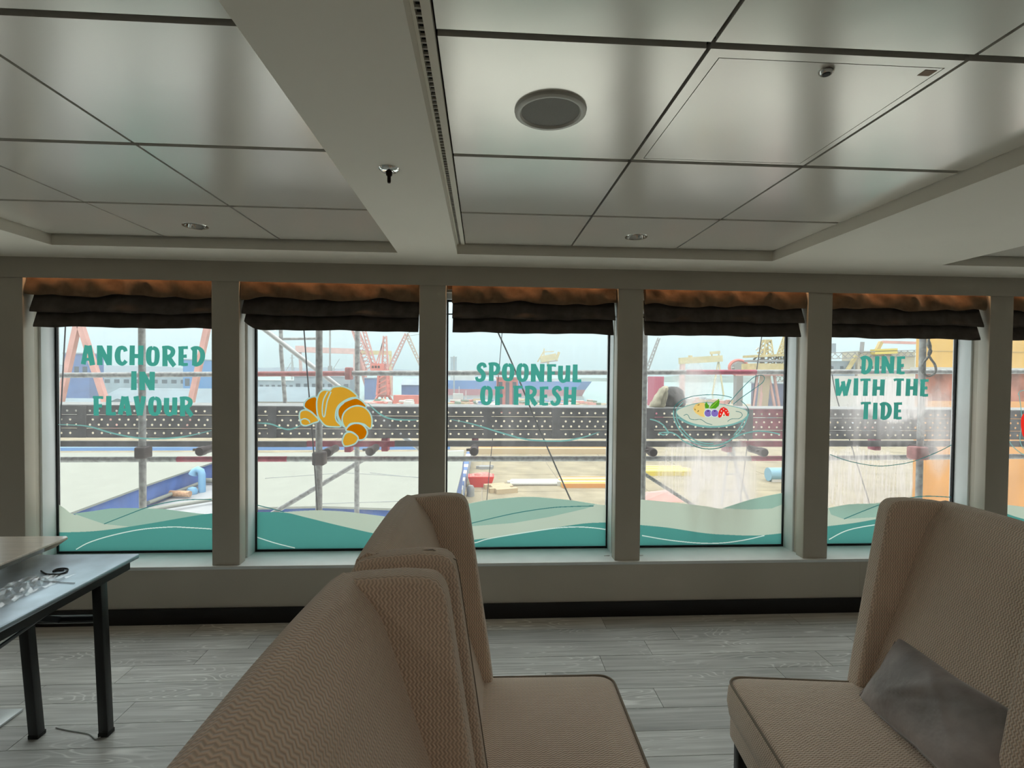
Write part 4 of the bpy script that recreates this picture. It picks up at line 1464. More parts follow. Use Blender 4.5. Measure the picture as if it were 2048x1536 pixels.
# standards
for px, y in ((285, 4.02), (638, 3.86), (1286, 4.1), (1840, 3.95)):
    p = at_y(px, 900, y)
    sp_part('standard', MB().tube([(p.x, y, -8), (p.x, y, 5.5)], 0.0245, 14), M_TUBE)
p = at_y(714, 900, 5.15)
sp_part('standard', MB().tube([(p.x, 5.15, -8), (p.x, 5.15, 5.5)], 0.0245, 14), M_TUBE)
p = at_y(1219, 720, 5.15)
sp_part('standard', MB().tube([(p.x, 5.15, -8), (p.x, 5.15, 5.5)], 0.0245, 14), M_TUBE)
p = at_y(562, 700, 5.6); q = at_y(571, 815, 5.6)
sp_part('ladder_rail', MB().tube([(p.x-0.02, 5.6, 5.5), (p.x, 5.6, p.z), (q.x, 5.6, q.z)], 0.021, 12), M_TUBE)
tube_px('rung', (566, 678), (632, 677), 5.6, 0.014, M_TUBE)
# horizontal rails
def rail_px(nm, y, r, segs):
    """segs: (px0, py0, px1, py1, mat)"""
    for x0, y0, x1, y1, m in segs:
        tube_px(nm, (x0, y0), (x1, y1), y, r, m)
rail_px('guard_rail', 5.0, 0.0245, [(-400, 754, 508, 748, M_TUBE), (508, 748, 690, 747, M_PINK), (690, 746.6, 1372, 744.6, M_TUBE), (1372, 744.6, 1512, 744.2, M_MAROON), (1512, 744.2, 2500, 741.5, M_TUBE)])
rail_px('ledger', 4.62, 0.0245, [(-400, 921, 355, 918.5, M_TUBE), (355, 918.5, 575, 918, M_MAROON), (575, 918, 1500, 917, M_TUBE), (1500, 917, 1600, 916.5, M_MAROON), (1600, 916.5, 2500, 909, M_TUBE)])
# flat kick bar below the boards
def bar_px(nm, x0, x1, pt, pb, y, m):
    A = at_y(x0, pt, y); B = at_y(x1, pt, y); C = at_y((x0+x1)/2, pb, y)
    Am = at_y((x0+x1)/2, pt, y)
    h = Am.z-C.z
    z = (A.z+B.z)/2
    return sp_part(nm, MB().box(A.x, y-0.02, z-h, B.x, y+0.02, z), m, smooth=False)
for x0, x1, m in ((-300, 615, M_BOARD), (615, 790, M_MAROON), (790, 1480, M_BOARD), (1480, 1580, M_MAROON), (1580, 2400, M_BOARD)):
    bar_px('kick_bar', x0, x1, 882, 893, 4.5, m)
# perforated boards: real holes
PITCH, HR = 0.0712, 0.0095
def board_mesh(n, h, rows):
    """strip n pitches long and h high; rows = [(z offset, x offset in pitches)]"""
    mb = MB()
    zs = [0.0]
    for i, (z, o) in enumerate(rows):
        nx = (z+rows[i+1][0])/2 if i+1 < len(rows) else h
        z0, z1 = zs[-1], nx
        for k in range(n):
            xa, xb = k*PITCH, (k+1)*PITCH
            cx = xa+PITCH*(0.5+o)
            cx = min(max(cx, xa+HR*1.3), xb-HR*1.3)
            out = [(xa, z0), (xb, z0), (xb, z1), (xa, z1)]
            ring = [(cx+HR*math.cos(math.pi/4*j-math.pi*3/4), z+HR*math.sin(math.pi/4*j-math.pi*3/4)) for j in range(8)]
            b = len(mb.v)
            mb.v += [(p[0], 0, p[1]) for p in out]+[(p[0], 0, p[1]) for p in ring]
            for c in range(4):
                d = (c+1) % 4
                j0, j1, j2 = 2*c, (2*c+1) % 8, (2*c+2) % 8
                mb.f += [(b+c, b+d, b+4+j1), (b+c, b+4+j1, b+4+j0), (b+d, b+4+j2, b+4+j1)]
        zs.append(nx)
    L_ = n*PITCH
    mb.box(0, 0, h-0.004, L_, 0.03, h)
    mb.box(0, 0, 0, L_, 0.03, 0.004)
    me = mb.mesh('board', fix=False)
    return me
BY = 4.42
bz = [at_y(1024, v, BY).z for v in (816, 832.5, 834, 858.5, 860, 877)]
defs = [(bz[1], bz[0]-bz[1], [((bz[0]-bz[1])*0.42, 0.0)]),
        (bz[3], bz[2]-bz[3], [((bz[2]-bz[3])*0.25, 0.0), ((bz[2]-bz[3])*0.66, 0.33)]),
        (bz[5], bz[4]-bz[5], [((bz[4]-bz[5])*0.52, 0.33)])]
cuts = [-60, 165, 545, 975, 1112, 1300, 1497, 1580, 1760, 1990, 2300]
for bi, (zb, h, rows) in enumerate(defs):
    for s in range(len(cuts)-1):
        x0 = at_y(cuts[s], 840, BY).x; x1 = at_y(cuts[s+1], 840, BY).x
        n = max(2, int((x1-x0-0.02)/PITCH))
        me = board_mesh(n, h, rows)
        off = ((x1-x0)-n*PITCH)/2
        slope = (at_y(2048, 840, BY).z-at_y(0, 840, BY).z)*0
        me.transform(Matrix.Translation((x0+off, BY-SY, zb)))
        maroon = cuts[s] == 1497 or (cuts[s] == 545 and bi == 2 and False)
        ob('board', me, M_MAROON if maroon else M_BOARD, sc_)
for c in cuts[1:-1]:
    x = at_y(c, 840, BY).x
    sp_part('board_strap', MB().box(x-0.035, BY-0.012, bz[5], x+0.035, BY-0.004, bz[0]), M_BOARD, smooth=False)
# walkway behind the boards, lit from above
for s in range(3):
    sp_part('deck_plank', MB().box(-5.5, 4.47+s*0.13, bz[0]-0.03, 8.5, 4.585+s*0.13, bz[0]+0.004), mat('deck_plank', (0.33, 0.34, 0.34), 0.5, noise=0.2, nscale=6), smooth=False)
# transoms pointing at the hull, dark end caps, couplers
for px, py in ((400, 903), (655, 905), (740, 903), (948, 903), (1306, 905), (1528, 905), (1866, 901)):
    p = at_y(px, py, 3.98)
    tr_ = sp_part('transom', MB().tube([(p.x, 3.98, p.z), (p.x, 4.20, p.z)], 0.030, 14), M_COUP)
    sp_part('end_cap', MB().lathe([(0.0, -0.012), (0.030, -0.012), (0.036, -0.004), (0.036, 0.05), (0.030, 0.05)], (p.x, 3.98, p.z), 18, 'Y'), M_COUP, tr_)
    sp_part('coupler', bevel(MB().box(p.x-0.03, 4.56, p.z-0.09, p.x+0.03, 4.66, p.z+0.03).mesh('coupler'), 0.008, 2), M_MAROON, smooth=False)
    sp_part('clamp_bolt', MB().tube([(p.x-0.06, 4.0, p.z+0.01), (p.x-0.03, 4.0, p.z+0.012)], 0.010, 8), M_COUP)
p = at_y(638, 917, 3.86)
sp_part('coupler', bevel(MB().box(p.x-0.045, 3.83, p.z-0.05, p.x+0.045, 3.92, p.z+0.05).mesh('coupler'), 0.012, 2), M_COUP, smooth=False)
p = at_y(697, 747, 4.98)
sp_part('coupler', bevel(MB().box(p.x-0.025, 4.93, p.z-0.06, p.x+0.03, 5.05, p.z+0.06).mesh('coupler'), 0.012, 2), M_PINK, smooth=False)
p = at_y(285, 905, 4.0)
sp_part('coupler', bevel(MB().box(p.x-0.04, 3.96, p.z-0.045, p.x+0.04, 4.06, p.z+0.045).mesh('coupler'), 0.012, 2), M_COUP, smooth=False)
p = at_y(1836, 905, 3.94)
sp_part('coupler', bevel(MB().box(p.x-0.07, 3.88, p.z-0.055, p.x+0.05, 3.98, p.z+0.05).mesh('coupler'), 0.014, 2), M_PINK, smooth=False)
# diagonal braces
tube_px('brace', (533, 662), (690, 783), 5.3, 0.0245, mat('bright_tube', (0.52, 0.54, 0.54), 0.4, metal=0.2), ext=(0.9, 1.0))
tube_px('brace', (540, 1030), (722, 922), 5.3, 0.0245, M_TUBE, ext=(0.8, 0.1))
tube_px('brace', (1289, 948), (1376, 1004), 5.0, 0.018, mat('rope_brace', (0.22, 0.24, 0.23), 0.8, noise=0.5, nscale=60), ext=(0.2, 0.5))

bounce_pontoon = ob('bounce_pontoon', MB().box(-40, 3.7, -8.6, 40, 26, -8.0), mat('bounce_pontoon_deck', (0.66, 0.66, 0.62), 0.7, noise=0.1, nscale=0.5), None, 'added pale pontoon beside the hull that carries the scaffolding', 'bounce_pontoon')  # added unseen deck bouncing daylight up to the ceiling; scaffold stands on it
# cables hanging outside
M_CABLE = mat('dark_cable', (0.035, 0.045, 0.055), 0.5)
def cable(label, pts, y, r, m=M_CABLE):
    P = spline([tuple(at_y(a, b, y)) for a, b in pts], 6)
    P = [P[0]+(P[0]-P[1]).normalized()*1.6]+P+[P[-1]+(P[-1]-P[-2]).normalized()*1.6]
    c = P[-1].copy()
    ob('cable', smooth_by(MB().tube([q-c for q in P], r, 6).mesh('cable'), 80), m, None, label, 'cable', loc=c)
cable('dark cable hanging down the left side of the anchored in flavour window', [(131, 650), (124, 780), (118, 900), (110, 1020)], 3.75, 0.0045)
cable('dark cable bending down past the croissant to the standard tube', [(608, 660), (614, 740), (620, 812), (627, 900), (635, 1025)], 3.78, 0.0048)
cable('thick grey cable slanting across the spoonful of fresh window', [(997, 667), (1030, 740), (1075, 850), (1143, 1004)], 3.75, 0.0062, mat('grey_cable', (0.09, 0.11, 0.115), 0.5))
cable('thin cable hanging nearly straight behind the letter P of spoonful', [(1004, 668), (998, 740), (991, 815)], 5.4, 0.0045)
cable('thin cable hanging between the spoon handle and the yellow derrick', [(1523, 676), (1514, 735), (1507, 790)], 5.4, 0.0048)
cable('short dark cable left of the letter W of with the tide', [(1662, 735), (1672, 790), (1690, 850)], 5.4, 0.0055)

# rope sling
M_ROPE = mat('grey_rope', (0.24, 0.25, 0.24), 0.85, noise=0.4, nscale=80, bump=0.6, bscale=200)
tube_px('putlog', (1700, 560), (2030, 562), 3.80, 0.0245, M_TUBE)
rp_ = [(1858, 560), (1858, 668), (1856, 690), (1862, 702), (1856, 714), (1847, 726), (1843, 738), (1850, 750), (1860, 752), (1871, 744), (1870, 730), (1862, 718), (1857, 708), (1861, 694), (1857, 680)]
P = spline([tuple(at_y(a, b, 3.80)) for a, b in rp_], 6)
c = P[40].copy()
ob('rope_sling', smooth_by(MB().tube([q-c for q in P], 0.0085, 8).mesh('rope'), 80), M_ROPE, None, 'grey twisted rope sling ending in a loop outside the right window', 'rope', loc=c)

# canvas bundles on the walkway
M_CANVAS = mat('pale_canvas', (0.52, 0.48, 0.36), 0.9, noise=0.3, nscale=9)
M_DTARP = mat('dark_tarpaulin', (0.09, 0.095, 0.10), 0.8, noise=0.5, nscale=8)
def bundle(label, outline, y, th, m, seed):
    rr = random.Random(seed)
    pts = spline([tuple(at_y(a, b, y)) for a, b in outline], 4, True)
    zb = bz[0]+0.005
    cen = sum(pts, Vector())/len(pts)
    secs = []
    for s, g in ((0.0, 0.35), (0.12, 0.8), (0.35, 1.0), (0.65, 1.0), (0.88, 0.82), (1.0, 0.35)):
        secs.append([Vector((cen.x+(p.x-cen.x)*g*(1+0.04*math.sin(9*i+seed)), y+th*(s-0.5)+0.012*math.sin(i*1.9+seed+s*5), zb+(max(p.z, zb)-zb)*(0.6+0.4*g))) for i, p in enumerate(pts)])
    me = loft(secs).mesh('bundle')
    o = Vector((cen.x, y, zb))
    me.transform(Matrix.Translation(-o))
    ob('canvas_bundle', smooth_by(me, 60), m, None, label, 'tarpaulin', loc=o)
bundle('pale canvas bundle standing on the scaffold boards', [(1300, 815), (1310, 795), (1325, 775), (1334, 774), (1330, 800), (1322, 815)], 4.62, 0.18, M_CANVAS, 1)
bundle('dark tarpaulin bundle beside the pale canvas on the scaffold boards', [(1322, 815), (1330, 790), (1340, 774), (1358, 776), (1366, 790), (1366, 815)], 4.74, 0.20, M_DTARP, 2)

# ================================================================== harbour
ZQ = CAM_H-14.0
ZSEA = ZQ-3.0
M_CONC = mat('quay_concrete', (0.27, 0.235, 0.16), 0.9, noise=0.22, nscale=0.35)
M_CONC2 = mat('quay_joint', (0.30, 0.27, 0.22), 0.9)
M_SEA = mat('sea_water', (0.16, 0.27, 0.25), 0.18, spec=0.5, bump=0.4, bscale=0.6)
quay = ob('quay_ground', MB().box(-160, 6, ZQ-4, 420, 245, ZQ-0.05), M_CONC2, None, 'sandy concrete quay stretching away below the windows', 'quay', kind='structure')
sl = MB().box(0.06, 0.06, -0.3, 9.94, 9.94, 0).mesh('slab')
sl.materials.append(M_CONC)
for i in range(-3, 14):
    for j in range(1, 13):
        if i*10 < 1.25*(j+1)*10 and i*10+10 > -8:
            ob('slab', sl, None, quay, loc=(i*10, j*10, ZQ))
restq = MB()
for i in range(-16, 42):
    for j in range(1, 24):
        if not (j < 13 and -3 <= i < 14 and i*10 < 1.25*(j+1)*10 and i*10+10 > -8):
            restq.box(i*10+0.06, j*10+0.06, ZQ-0.3, i*10+9.94, j*10+9.94, ZQ)
ob('quay_slabs', restq, M_CONC, quay, kind='stuff')
ob('sea', MB().quad((-4000, 245, ZSEA), (4000, 245, ZSEA), (4000, 6000, ZSEA), (-4000, 6000, ZSEA)), M_SEA, None, 'pale green harbour water beyond the quay', 'water', kind='structure')
ob('harbour_water', MB().quad((-400, 3.6, ZSEA), (500, 3.6, ZSEA), (500, 6, ZSEA), (-400, 6, ZSEA)), M_SEA, None, 'harbour water between hull and quay', 'water', kind='structure')
# far shore
def ridge(label, x0, x1, y, h, seed, m):
    rr = random.Random(seed)
    mb = MB(); n = 60
    for i in range(n+1):
        x = x0+(x1-x0)*i/n
        hh = h*(0.35+0.4*abs(math.sin(i*0.13+seed))+0.25*rr.random())*math.sin(math.pi*min(1, max(0.02, i/n)))**0.4
        mb.v += [(x, y-120, ZSEA), (x, y, ZSEA+hh), (x, y+200, ZSEA)]
    for i in range(n):
        for j in range(2):
            a = i*3+j
            mb.f.append((a, a+1, a+4, a+3))
    ob('shore_ridge', mb, m, None, label, 'hills')
M_SHORE = mat('wooded_shore', (0.080, 0.128, 0.112), 0.9, noise=0.4, nscale=0.03)
ridge('low distant tree line on the horizon to the right', 100, 2600, 1300, 22, 3, M_SHORE)
ridge('low blue hill on the horizon at the left', -3200, 100, 2400, 45, 8, mat('far_hill', (0.096, 0.136, 0.176), 0.9))

# ---- buildings across the yard
def box_px(y, x0, yt, x1, yb, depth):
    """front face at distance y from pixel corners; returns x0,x1,z0,z1"""
    A = at_y(x0, (yt+yb)/2, y); B = at_y(x1, (yt+yb)/2, y)
    T = at_y((x0+x1)/2, yt, y); Bt = at_y((x0+x1)/2, yb, y)
    return A.x, B.x, Bt.z, T.z
M_WIN = mat('dark_window', (0.048, 0.072, 0.096), 0.2)
def building(name, label, y, x0, yt, x1, wall, roof, depth=20, gable=0.0, nwin=0, wrow=(0.35, 0.7), ground=None, cat='building'):
    ax, bx_, z0, zt = box_px(y, x0, yt, x1, yt+10, depth)
    g = ZQ if ground is None else ground
    c = Vector(((ax+bx_)/2, y, g))
    t = thing(name, label, cat, c)
    w = bx_-ax; h = zt-g
    body_h = h-gable
    ob('wall', MB().box(-w/2, 0, 0, w/2, depth, body_h), wall, t)
    rf = MB()
    if gable:
        rf.prism([(-0.6, body_h), (depth+0.6, body_h), (depth/2, h)], -w/2-0.5, w/2+0.5, 'X')
    else:
        rf.box(-w/2-0.3, -0.3, body_h, w/2+0.3, depth+0.3, body_h+0.5)
    ob('roof', rf, roof, t)
    for i in range(nwin):
        xw = -w/2+w*(i+0.5)/nwin
        ww = w/nwin*0.28
        ob('window', MB().box(xw-ww, -0.06, body_h*wrow[0], xw+ww, 0.02, body_h*wrow[1]), M_WIN, t)
    return t
M_BLUEW = mat('blue_cladding', (0.080, 0.152, 0.336), 0.6, noise=0.15, nscale=0.3)
M_GREYB = mat('blue_grey_cladding', (0.240, 0.304, 0.352), 0.6, noise=0.15, nscale=0.2)
M_ROOFB = mat('pale_blue_roof', (0.13, 0.19, 0.225), 0.5, noise=0.15, nscale=0.15)
M_LWALL = mat('pale_shed_wall', (0.496, 0.496, 0.480), 0.7, noise=0.12, nscale=0.2)
M_LROOF = mat('light_shed_roof', (0.27, 0.30, 0.31), 0.6)
building('blue_shed', 'tall blue shed behind the pink crane leg at the far left', 215, 128, 708, 178, M_BLUEW, M_GREYB, 8, 0, 3, (0.55, 0.75))
building('long_warehouse', 'long low warehouse with grey roof behind the word flavour', 200, 186, 779, 470, M_LWALL, M_ROOFB, 30, 5, 10, (0.25, 0.6))
building('flat_warehouse', 'pale flat building with a row of windows behind the word in', 300, 205, 752, 470, M_GREYB, M_LROOF, 30, 0, 14, (0.6, 0.8))
building('blue_tower', 'bright blue tower block right of the letter E', 275, 366, 720, 400, mat('bright_blue', (0.064, 0.224, 0.480), 0.6), M_GREYB, 14, 0, 2, (0.3, 0.5))
building('pale_office', 'pale office building beside the blue tower', 345, 402, 735, 470, M_LWALL, M_LROOF, 20, 0, 5, (0.5, 0.75))
building('grey_workshop', 'low pale shed under the blue shed at far left', 150, 60, 800, 180, M_LWALL, M_ROOFB, 20, 2.5)
building('saw_roof_warehouse', 'long blue roofed warehouse left of the croissant', 190, 470, 776, 668, M_LWALL, M_ROOFB, 30, 5, 8, (0.2, 0.6))
building('back_warehouse', 'grey flat roofed warehouse behind the croissant window standard', 320, 505, 762, 600, M_GREYB, M_LROOF, 30, 0, 8, (0.4, 0.7))
building('grey_block', 'grey block building behind the vertical scaffold tube', 260, 588, 754, 700, M_GREYB, M_GREYB, 20, 0, 7, (0.3, 0.7))
building('navy_shed', 'navy blue shed right of the red luffing crane', 236, 803, 757, 850, M_BLUEW, M_GREYB, 18, 3)
building('navy_container_block', 'small navy block between the gantry leg and the red crane', 260, 729, 757, 748, M_BLUEW, M_GREYB, 10)
building('distant_mast_base', 'small grey tower on the skyline at the left edge of the spoonful window', 420, 901, 715, 913, M_GREYB, M_GREYB, 6)
building('red_crane_tower', 'faded red steel tower behind the word fresh', 180, 994, 757, 1036, mat('hazy_red_steel', (0.400, 0.128, 0.120), 0.7, noise=0.2, nscale=0.4), M_PINK, 8, 0, 3, (0.1, 0.9))
building('navy_hull_block', 'navy blue steel block behind the bowl spoon', 205, 1538, 768, 1600, mat('navy_steel', (0.056, 0.080, 0.160), 0.6, noise=0.2, nscale=0.3), M_GREYB, 14)

# ---- cranes
M_CRED = mat('crane_red', (0.56, 0.17, 0.14), 0.6, noise=0.15, nscale=0.4)  # red lightened a little, some harbour haze put into the colour
M_CPINK = mat('crane_hazed_red', (0.56, 0.31, 0.28), 0.65, noise=0.15, nscale=0.4)  # red paled to pink, harbour haze put into the colour
M_CYEL = mat('crane_yellow', (0.496, 0.376, 0.160), 0.65, noise=0.15, nscale=0.3)
M_CGREY = mat('crane_grey', (0.264, 0.272, 0.272), 0.6)
def crane(name, label, base, cat='crane'):
    t = thing(name, label, cat, base)
    def part(nm, mb, m, par=None):
        me = mb.mesh(nm)
        me.transform(Matrix.Translation(-Vector(base)))
        return ob(nm, me, m, par or t)
    return t, part
def W(px, py, y):
    return at_y(px, py, y)
def toground(a, b):
    """extend the line a->b down to the quay"""
    t = (ZQ-a.z)/(b.z-a.z)
    return a+(b-a)*t
# near pink legs in the first window
y = 120
b0 = W(150, 600, y)
t, part = crane('shear_leg_crane', 'pink slanting crane legs rising behind the anchored in flavour window', (b0.x, y, ZQ))
for a, b in (((157, 640), (118, 815)), ((158, 640), (210, 800)), ((418, 640), (380, 815))):
    A, B = W(*a, y), W(*b, y)
    top_ = A+(A-B)*0.5
    part('leg', MB().beam(top_, toground(A, B), 1.15), M_CPINK)
part('top_beam', MB().beam(W(90, 545, y), W(470, 545, y), 2.2, 1.6), M_CPINK)
# red gantry
y = 420
g0 = W(714, 780, y)
t, part = crane('gantry_crane', 'pale red gantry crane with a long flat girder behind the croissant window', (g0.x, y, ZQ))
part('girder', MB().beam(W(596, 699, y), W(716, 703, y), 4.4, 4.0), M_CPINK)
part('girder', MB().beam(W(716, 705, y), W(783, 706, y), 3.2, 3.0), M_CYEL)
part('trolley', MB().beam(W(592, 697, y), W(607, 697, y), 4.2, 3.2), M_CPINK)
A = W(713, 700, y)
part('leg', MB().beam(A, (A.x, y, ZQ), 4.2, 4.0), M_CPINK)
part('leg', MB().beam(A, (A.x+6, y+14, ZQ), 3.0, 3.0), M_CRED)
A = W(781, 706, y)
part('leg', MB().beam(A, (A.x, y, ZQ), 1.8, 1.8), M_CYEL)
A = W(600, 705, y)
part('leg', MB().beam(A, (A.x-2, y+10, ZQ), 2.2, 2.2), M_CPINK)
# red luffing crane
y = 225
b0 = toground(W(765, 700, y), W(765, 790, y))
t, part = crane('luffing_crane', 'bright red luffing harbour crane on a portal behind the croissant window', (b0.x, y, ZQ))
pt_ = [W(757, 789, y), W(776, 789, y)]
for k_, (px_a, px_b) in enumerate(((757, 747), (764, 762), (770, 774), (776, 786))):
    A = W(px_a, 789, y); B = W(px_b, 812, y)
    B = toground(A, B)
    B.y += (-3, 3, -3, 3)[k_]
    part('portal_leg', MB().beam(A, B, 0.8), M_CRED)
part('portal_beam', MB().beam(W(753, 791, y), W(780, 791, y), 1.2), M_CRED)
part('tower', MB().lattice(W(767, 790, y), W(767, 748, y), 4.8, 4, 0.7, 3.6), M_CRED)
part('tower_core', MB().beam(W(767, 790, y), W(767, 745, y), 2.4), M_CPINK)
part('slewing_ring', MB().beam(W(745, 742, y), W(778, 742, y), 0.9, 4), M_CRED)
cab = part('machine_house', MB().box(W(743, 735, y).x, y-2.5, W(743, 741, y).z, W(770, 735, y).x, y+3.5, W(743, 727, y).z), M_CRED)
for px_ in (748, 754, 760):
    p = W(px_, 734, y)
    me = MB().box(p.x-0.4, y-2.6, p.z-0.5, p.x+0.4, y-2.45, p.z+0.5).mesh('vent')
    me.transform(Matrix.Translation(-Vector((b0.x, y, ZQ))))
    ob('vent', me, M_BLACK, cab)
part('mast', MB().lattice(W(770, 741, y), W(770, 672, y), 2.6, 7, 0.35, 1.2), M_CPINK)
part('mast_stay', MB().beam(W(769, 675, y), W(752, 728, y), 0.45), M_CPINK)
part('mast_stay', MB().beam(W(767, 675, y), W(757, 728, y), 0.45), M_CPINK)
part('boom', MB().lattice(W(740, 740, y), W(703, 640, y), 3.4, 14, 0.42, 2.2), M_CPINK)
part('boom', MB().lattice(W(748, 730, y), W(722, 640, y), 1.6, 12, 0.3, 1.2), M_CPINK)
hr = part('hoist_rope', MB().beam(W(660, 560, y), W(660, 733, y), 0.6), M_CGREY)
part('hook_block', MB().beam(W(660, 732, y), W(660, 742, y), 1.4), M_CGREY)
part('boom_head', MB().beam(W(703, 640, y), W(655, 556, y), 1.6), M_CPINK)
# lattice boom crane behind
y = 300
b0 = W(781, 790, y)
t, part = crane('lattice_crane', 'pale lattice boom crane with its jib apex near the third pillar', (b0.x, y, ZQ))
part('boom', MB().lattice(W(780, 737, y), W(813, 668, y), 2.4, 12, 0.45, 1.6), M_CPINK)
part('jib', MB().lattice(W(813, 668, y), W(842, 732, y), 2.0, 10, 0.42, 1.4), mat('crane_tan', (0.440, 0.336, 0.264), 0.7))
A = W(780, 738, y)
part('tower', MB().lattice(A, (A.x, y, ZQ), 2.4, 8, 0.45), M_CPINK)
for a, b in (((813, 668), (838, 655)), ((815, 672), (845, 668))):
    part('stay_rope', MB().beam(W(*a, y), W(*b, y), 0.25), M_CGREY)
# masts of small boats
def mast(label, px, pt, pb, y, arms):
    c = W(px, pb, y)
    t = thing('boat_mast', label, 'mast', tuple(c))
    ob('pole', MB().beam((0, 0, 0), W(px, pt, y)-c, 0.9), M_CGREY, t)
    for a, b in arms:
        ob('spar', MB().beam(W(*a, y)-c, W(*b, y)-c, 0.4), M_CGREY, t)
mast('thin grey twin mast on the skyline left of the croissant', 584, 709, 790, 420, [((580, 716), (589, 716)), ((582, 725), (570, 745)), ((584, 712), (588, 742))])
mast('small grey mast with a slanting spar above the guard rail', 668, 735, 790, 420, [((664, 742), (679, 718))])
mast('grey mast with cross arms at the left edge of the spoonful window', 908, 712, 792, 380, [((902, 716), (914, 714)), ((903, 722), (914, 720))])
# yellow gantries
y = 480
b0 = W(1094, 790, y)
t, part = crane('yellow_crane_top', 'yellow crane machine house above the word spoonful', (b0.x, y, ZQ))
part('machine_house', MB().beam(W(1081, 719, y), W(1112, 713, y), 6.0, 6.0), M_CYEL)
part('end_frame', MB().beam(W(1112, 721, y), W(1118, 704, y), 2.2), M_CYEL)
part('strut', MB().beam(W(1075, 724, y), W(1088, 702, y), 1.1), M_CYEL)
part('strut', MB().beam(W(1088, 697, y), W(1088, 716, y), 0.9), M_CYEL)
part('tie', MB().beam(W(1088, 704, y), W(1108, 703, y), 0.8), M_CYEL)
part('underbeam', MB().beam(W(1080, 726, y), W(1116, 721, y), 1.0), M_CPINK)
A = W(1096, 722, y)
part('leg', MB().beam(A, (A.x, y, ZSEA), 2.0), M_CYEL)
y = 430
b0 = W(1400, 790, y)
t, part = crane('yellow_gantry_crane', 'pale yellow gantry crane above the fruit bowl', (b0.x, y, ZQ))
part('girder', MB().beam(W(1359, 722, y), W(1443, 717, y), 5.4, 4.6), M_CYEL)
tr_ = part('trolley', MB().beam(W(1421, 706, y), W(1439, 704.5, y), 2.4, 3), M_CYEL)
part('trolley_post', MB().beam(W(1423, 705, y), W(1424, 714, y), 1.0), M_CYEL)
part('trolley_post', MB().beam(W(1437, 704, y), W(1438, 713, y), 1.0), M_CYEL)
part('cabin', MB().beam(W(1377, 713, y), W(1384, 713, y), 1.8, 2), M_CYEL)
A = W(1365, 724, y)
part('leg', MB().beam(A, (A.x, y, ZSEA), 4.2, 3.4), M_CPINK)
for dx_ in (-5, 5):
    A = W(1437, 721, y)
    part('leg', MB().beam(A, (A.x+dx_, y, ZSEA), 1.1), M_CYEL)
y = 260
b0 = W(1296, 740, y)
t, part = crane('grey_jib', 'thin grey lattice jib left of the yellow gantry crane', (b0.x, y, ZQ))
part('jib', MB().lattice(W(1286, 762, y), W(1318, 676, y), 1.6, 12, 0.3, 1.0), M_CGREY)
part('tower', MB().beam(W(1286, 762, y), (W(1286, 762, y).x, y, ZQ), 2.0), M_CGREY)
# drilling rig right of the bowl
y = 175
b0 = W(1532, 800, y)
M_RIGY = mat('rig_yellow', (0.480, 0.400, 0.192), 0.7, noise=0.2, nscale=0.5)
t, part = crane('drilling_rig', 'yellow drilling derrick on pink lattice legs behind the spoon', (b0.x, y, ZQ), 'drilling rig')
part('derrick', MB().lattice(W(1532, 738, y), W(1533, 680, y), 4.4, 7, 0.38, 2.2), M_RIGY)
part('crown', MB().beam(W(1526, 682, y), W(1541, 682, y), 0.9, 2), M_RIGY)
part('platform', MB().beam(W(1497, 713, y), W(1580, 710, y), 0.8, 8), M_RIGY)
part('platform', MB().beam(W(1500, 722, y), W(1580, 722, y), 0.7, 8), M_CGREY)
part('deckhouse', MB().box(W(1500, 735, y).x, y-4, W(1500, 742, y).z, W(1590, 735, y).x, y+6, W(1500, 727, y).z), M_RIGY)
part('brace', MB().beam(W(1519, 735, y), W(1532, 697, y), 0.8), M_RIGY)
rr = random.Random(11)
for i in range(12):
    px_ = 1500+rr.random()*78; py_ = 700+rr.random()*24
    part('fitting', MB().beam(W(px_, py_, y+2), W(px_+rr.uniform(2, 8), py_+rr.uniform(-6, 6), y+2), 0.5), (M_RIGY, M_CGREY, M_LWALL)[i % 3])
part('jib', MB().lattice(W(1556, 728, y), W(1572, 672, y), 2.0, 8, 0.35, 1.0), M_RIGY)
part('column', MB().beam(W(1531, 745, y), (W(1531, 745, y).x, y+2, ZQ), 2.6), mat('rig_tan', (0.440, 0.352, 0.224), 0.7))
part('girder', MB().beam(W(1478, 747, y), W(1600, 747, y), 1.6, 5), M_CPINK)
for a, b in (((1515, 748), (1506, 812)), ((1528, 748), (1520, 812)), ((1548, 748), (1558, 812)), ((1537, 748), (1549, 812))):
    part('leg', MB().beam(W(*a, y), toground(W(*a, y), W(*b, y)), 0.7), M_CPINK)
part('railing', MB().lattice(W(1552, 757, y), W(1600, 757, y), 2.4, 6, 0.3), M_LWALL)
y = 190
b0 = W(1470, 800, y)
t, part = crane('pipe_reel', 'hazy red and grey round reel beside the drilling rig', (b0.x, y, ZQ), 'reel')
c = W(1477, 735, y)
ringm = MB().tube([(c.x+3.6*math.cos(i*0.2618), y, c.z+2.8*math.sin(i*0.2618)) for i in range(25)], 0.6, 6)
part('rim', ringm, M_CRED)
part('hub', MB().lathe([(0.0, -1.2), (2.2, -1.2), (2.2, 1.2), (0, 1.2)], (c.x, y, c.z), 16, 'Y'), M_CGREY)
part('stand', MB().beam((c.x, y, c.z-2), (c.x, y, ZQ), 2.5), M_CGREY)
part('spoke', MB().beam((c.x-3, y-0.7, c.z), (c.x+3, y-0.7, c.z), 0.4), M_LWALL)

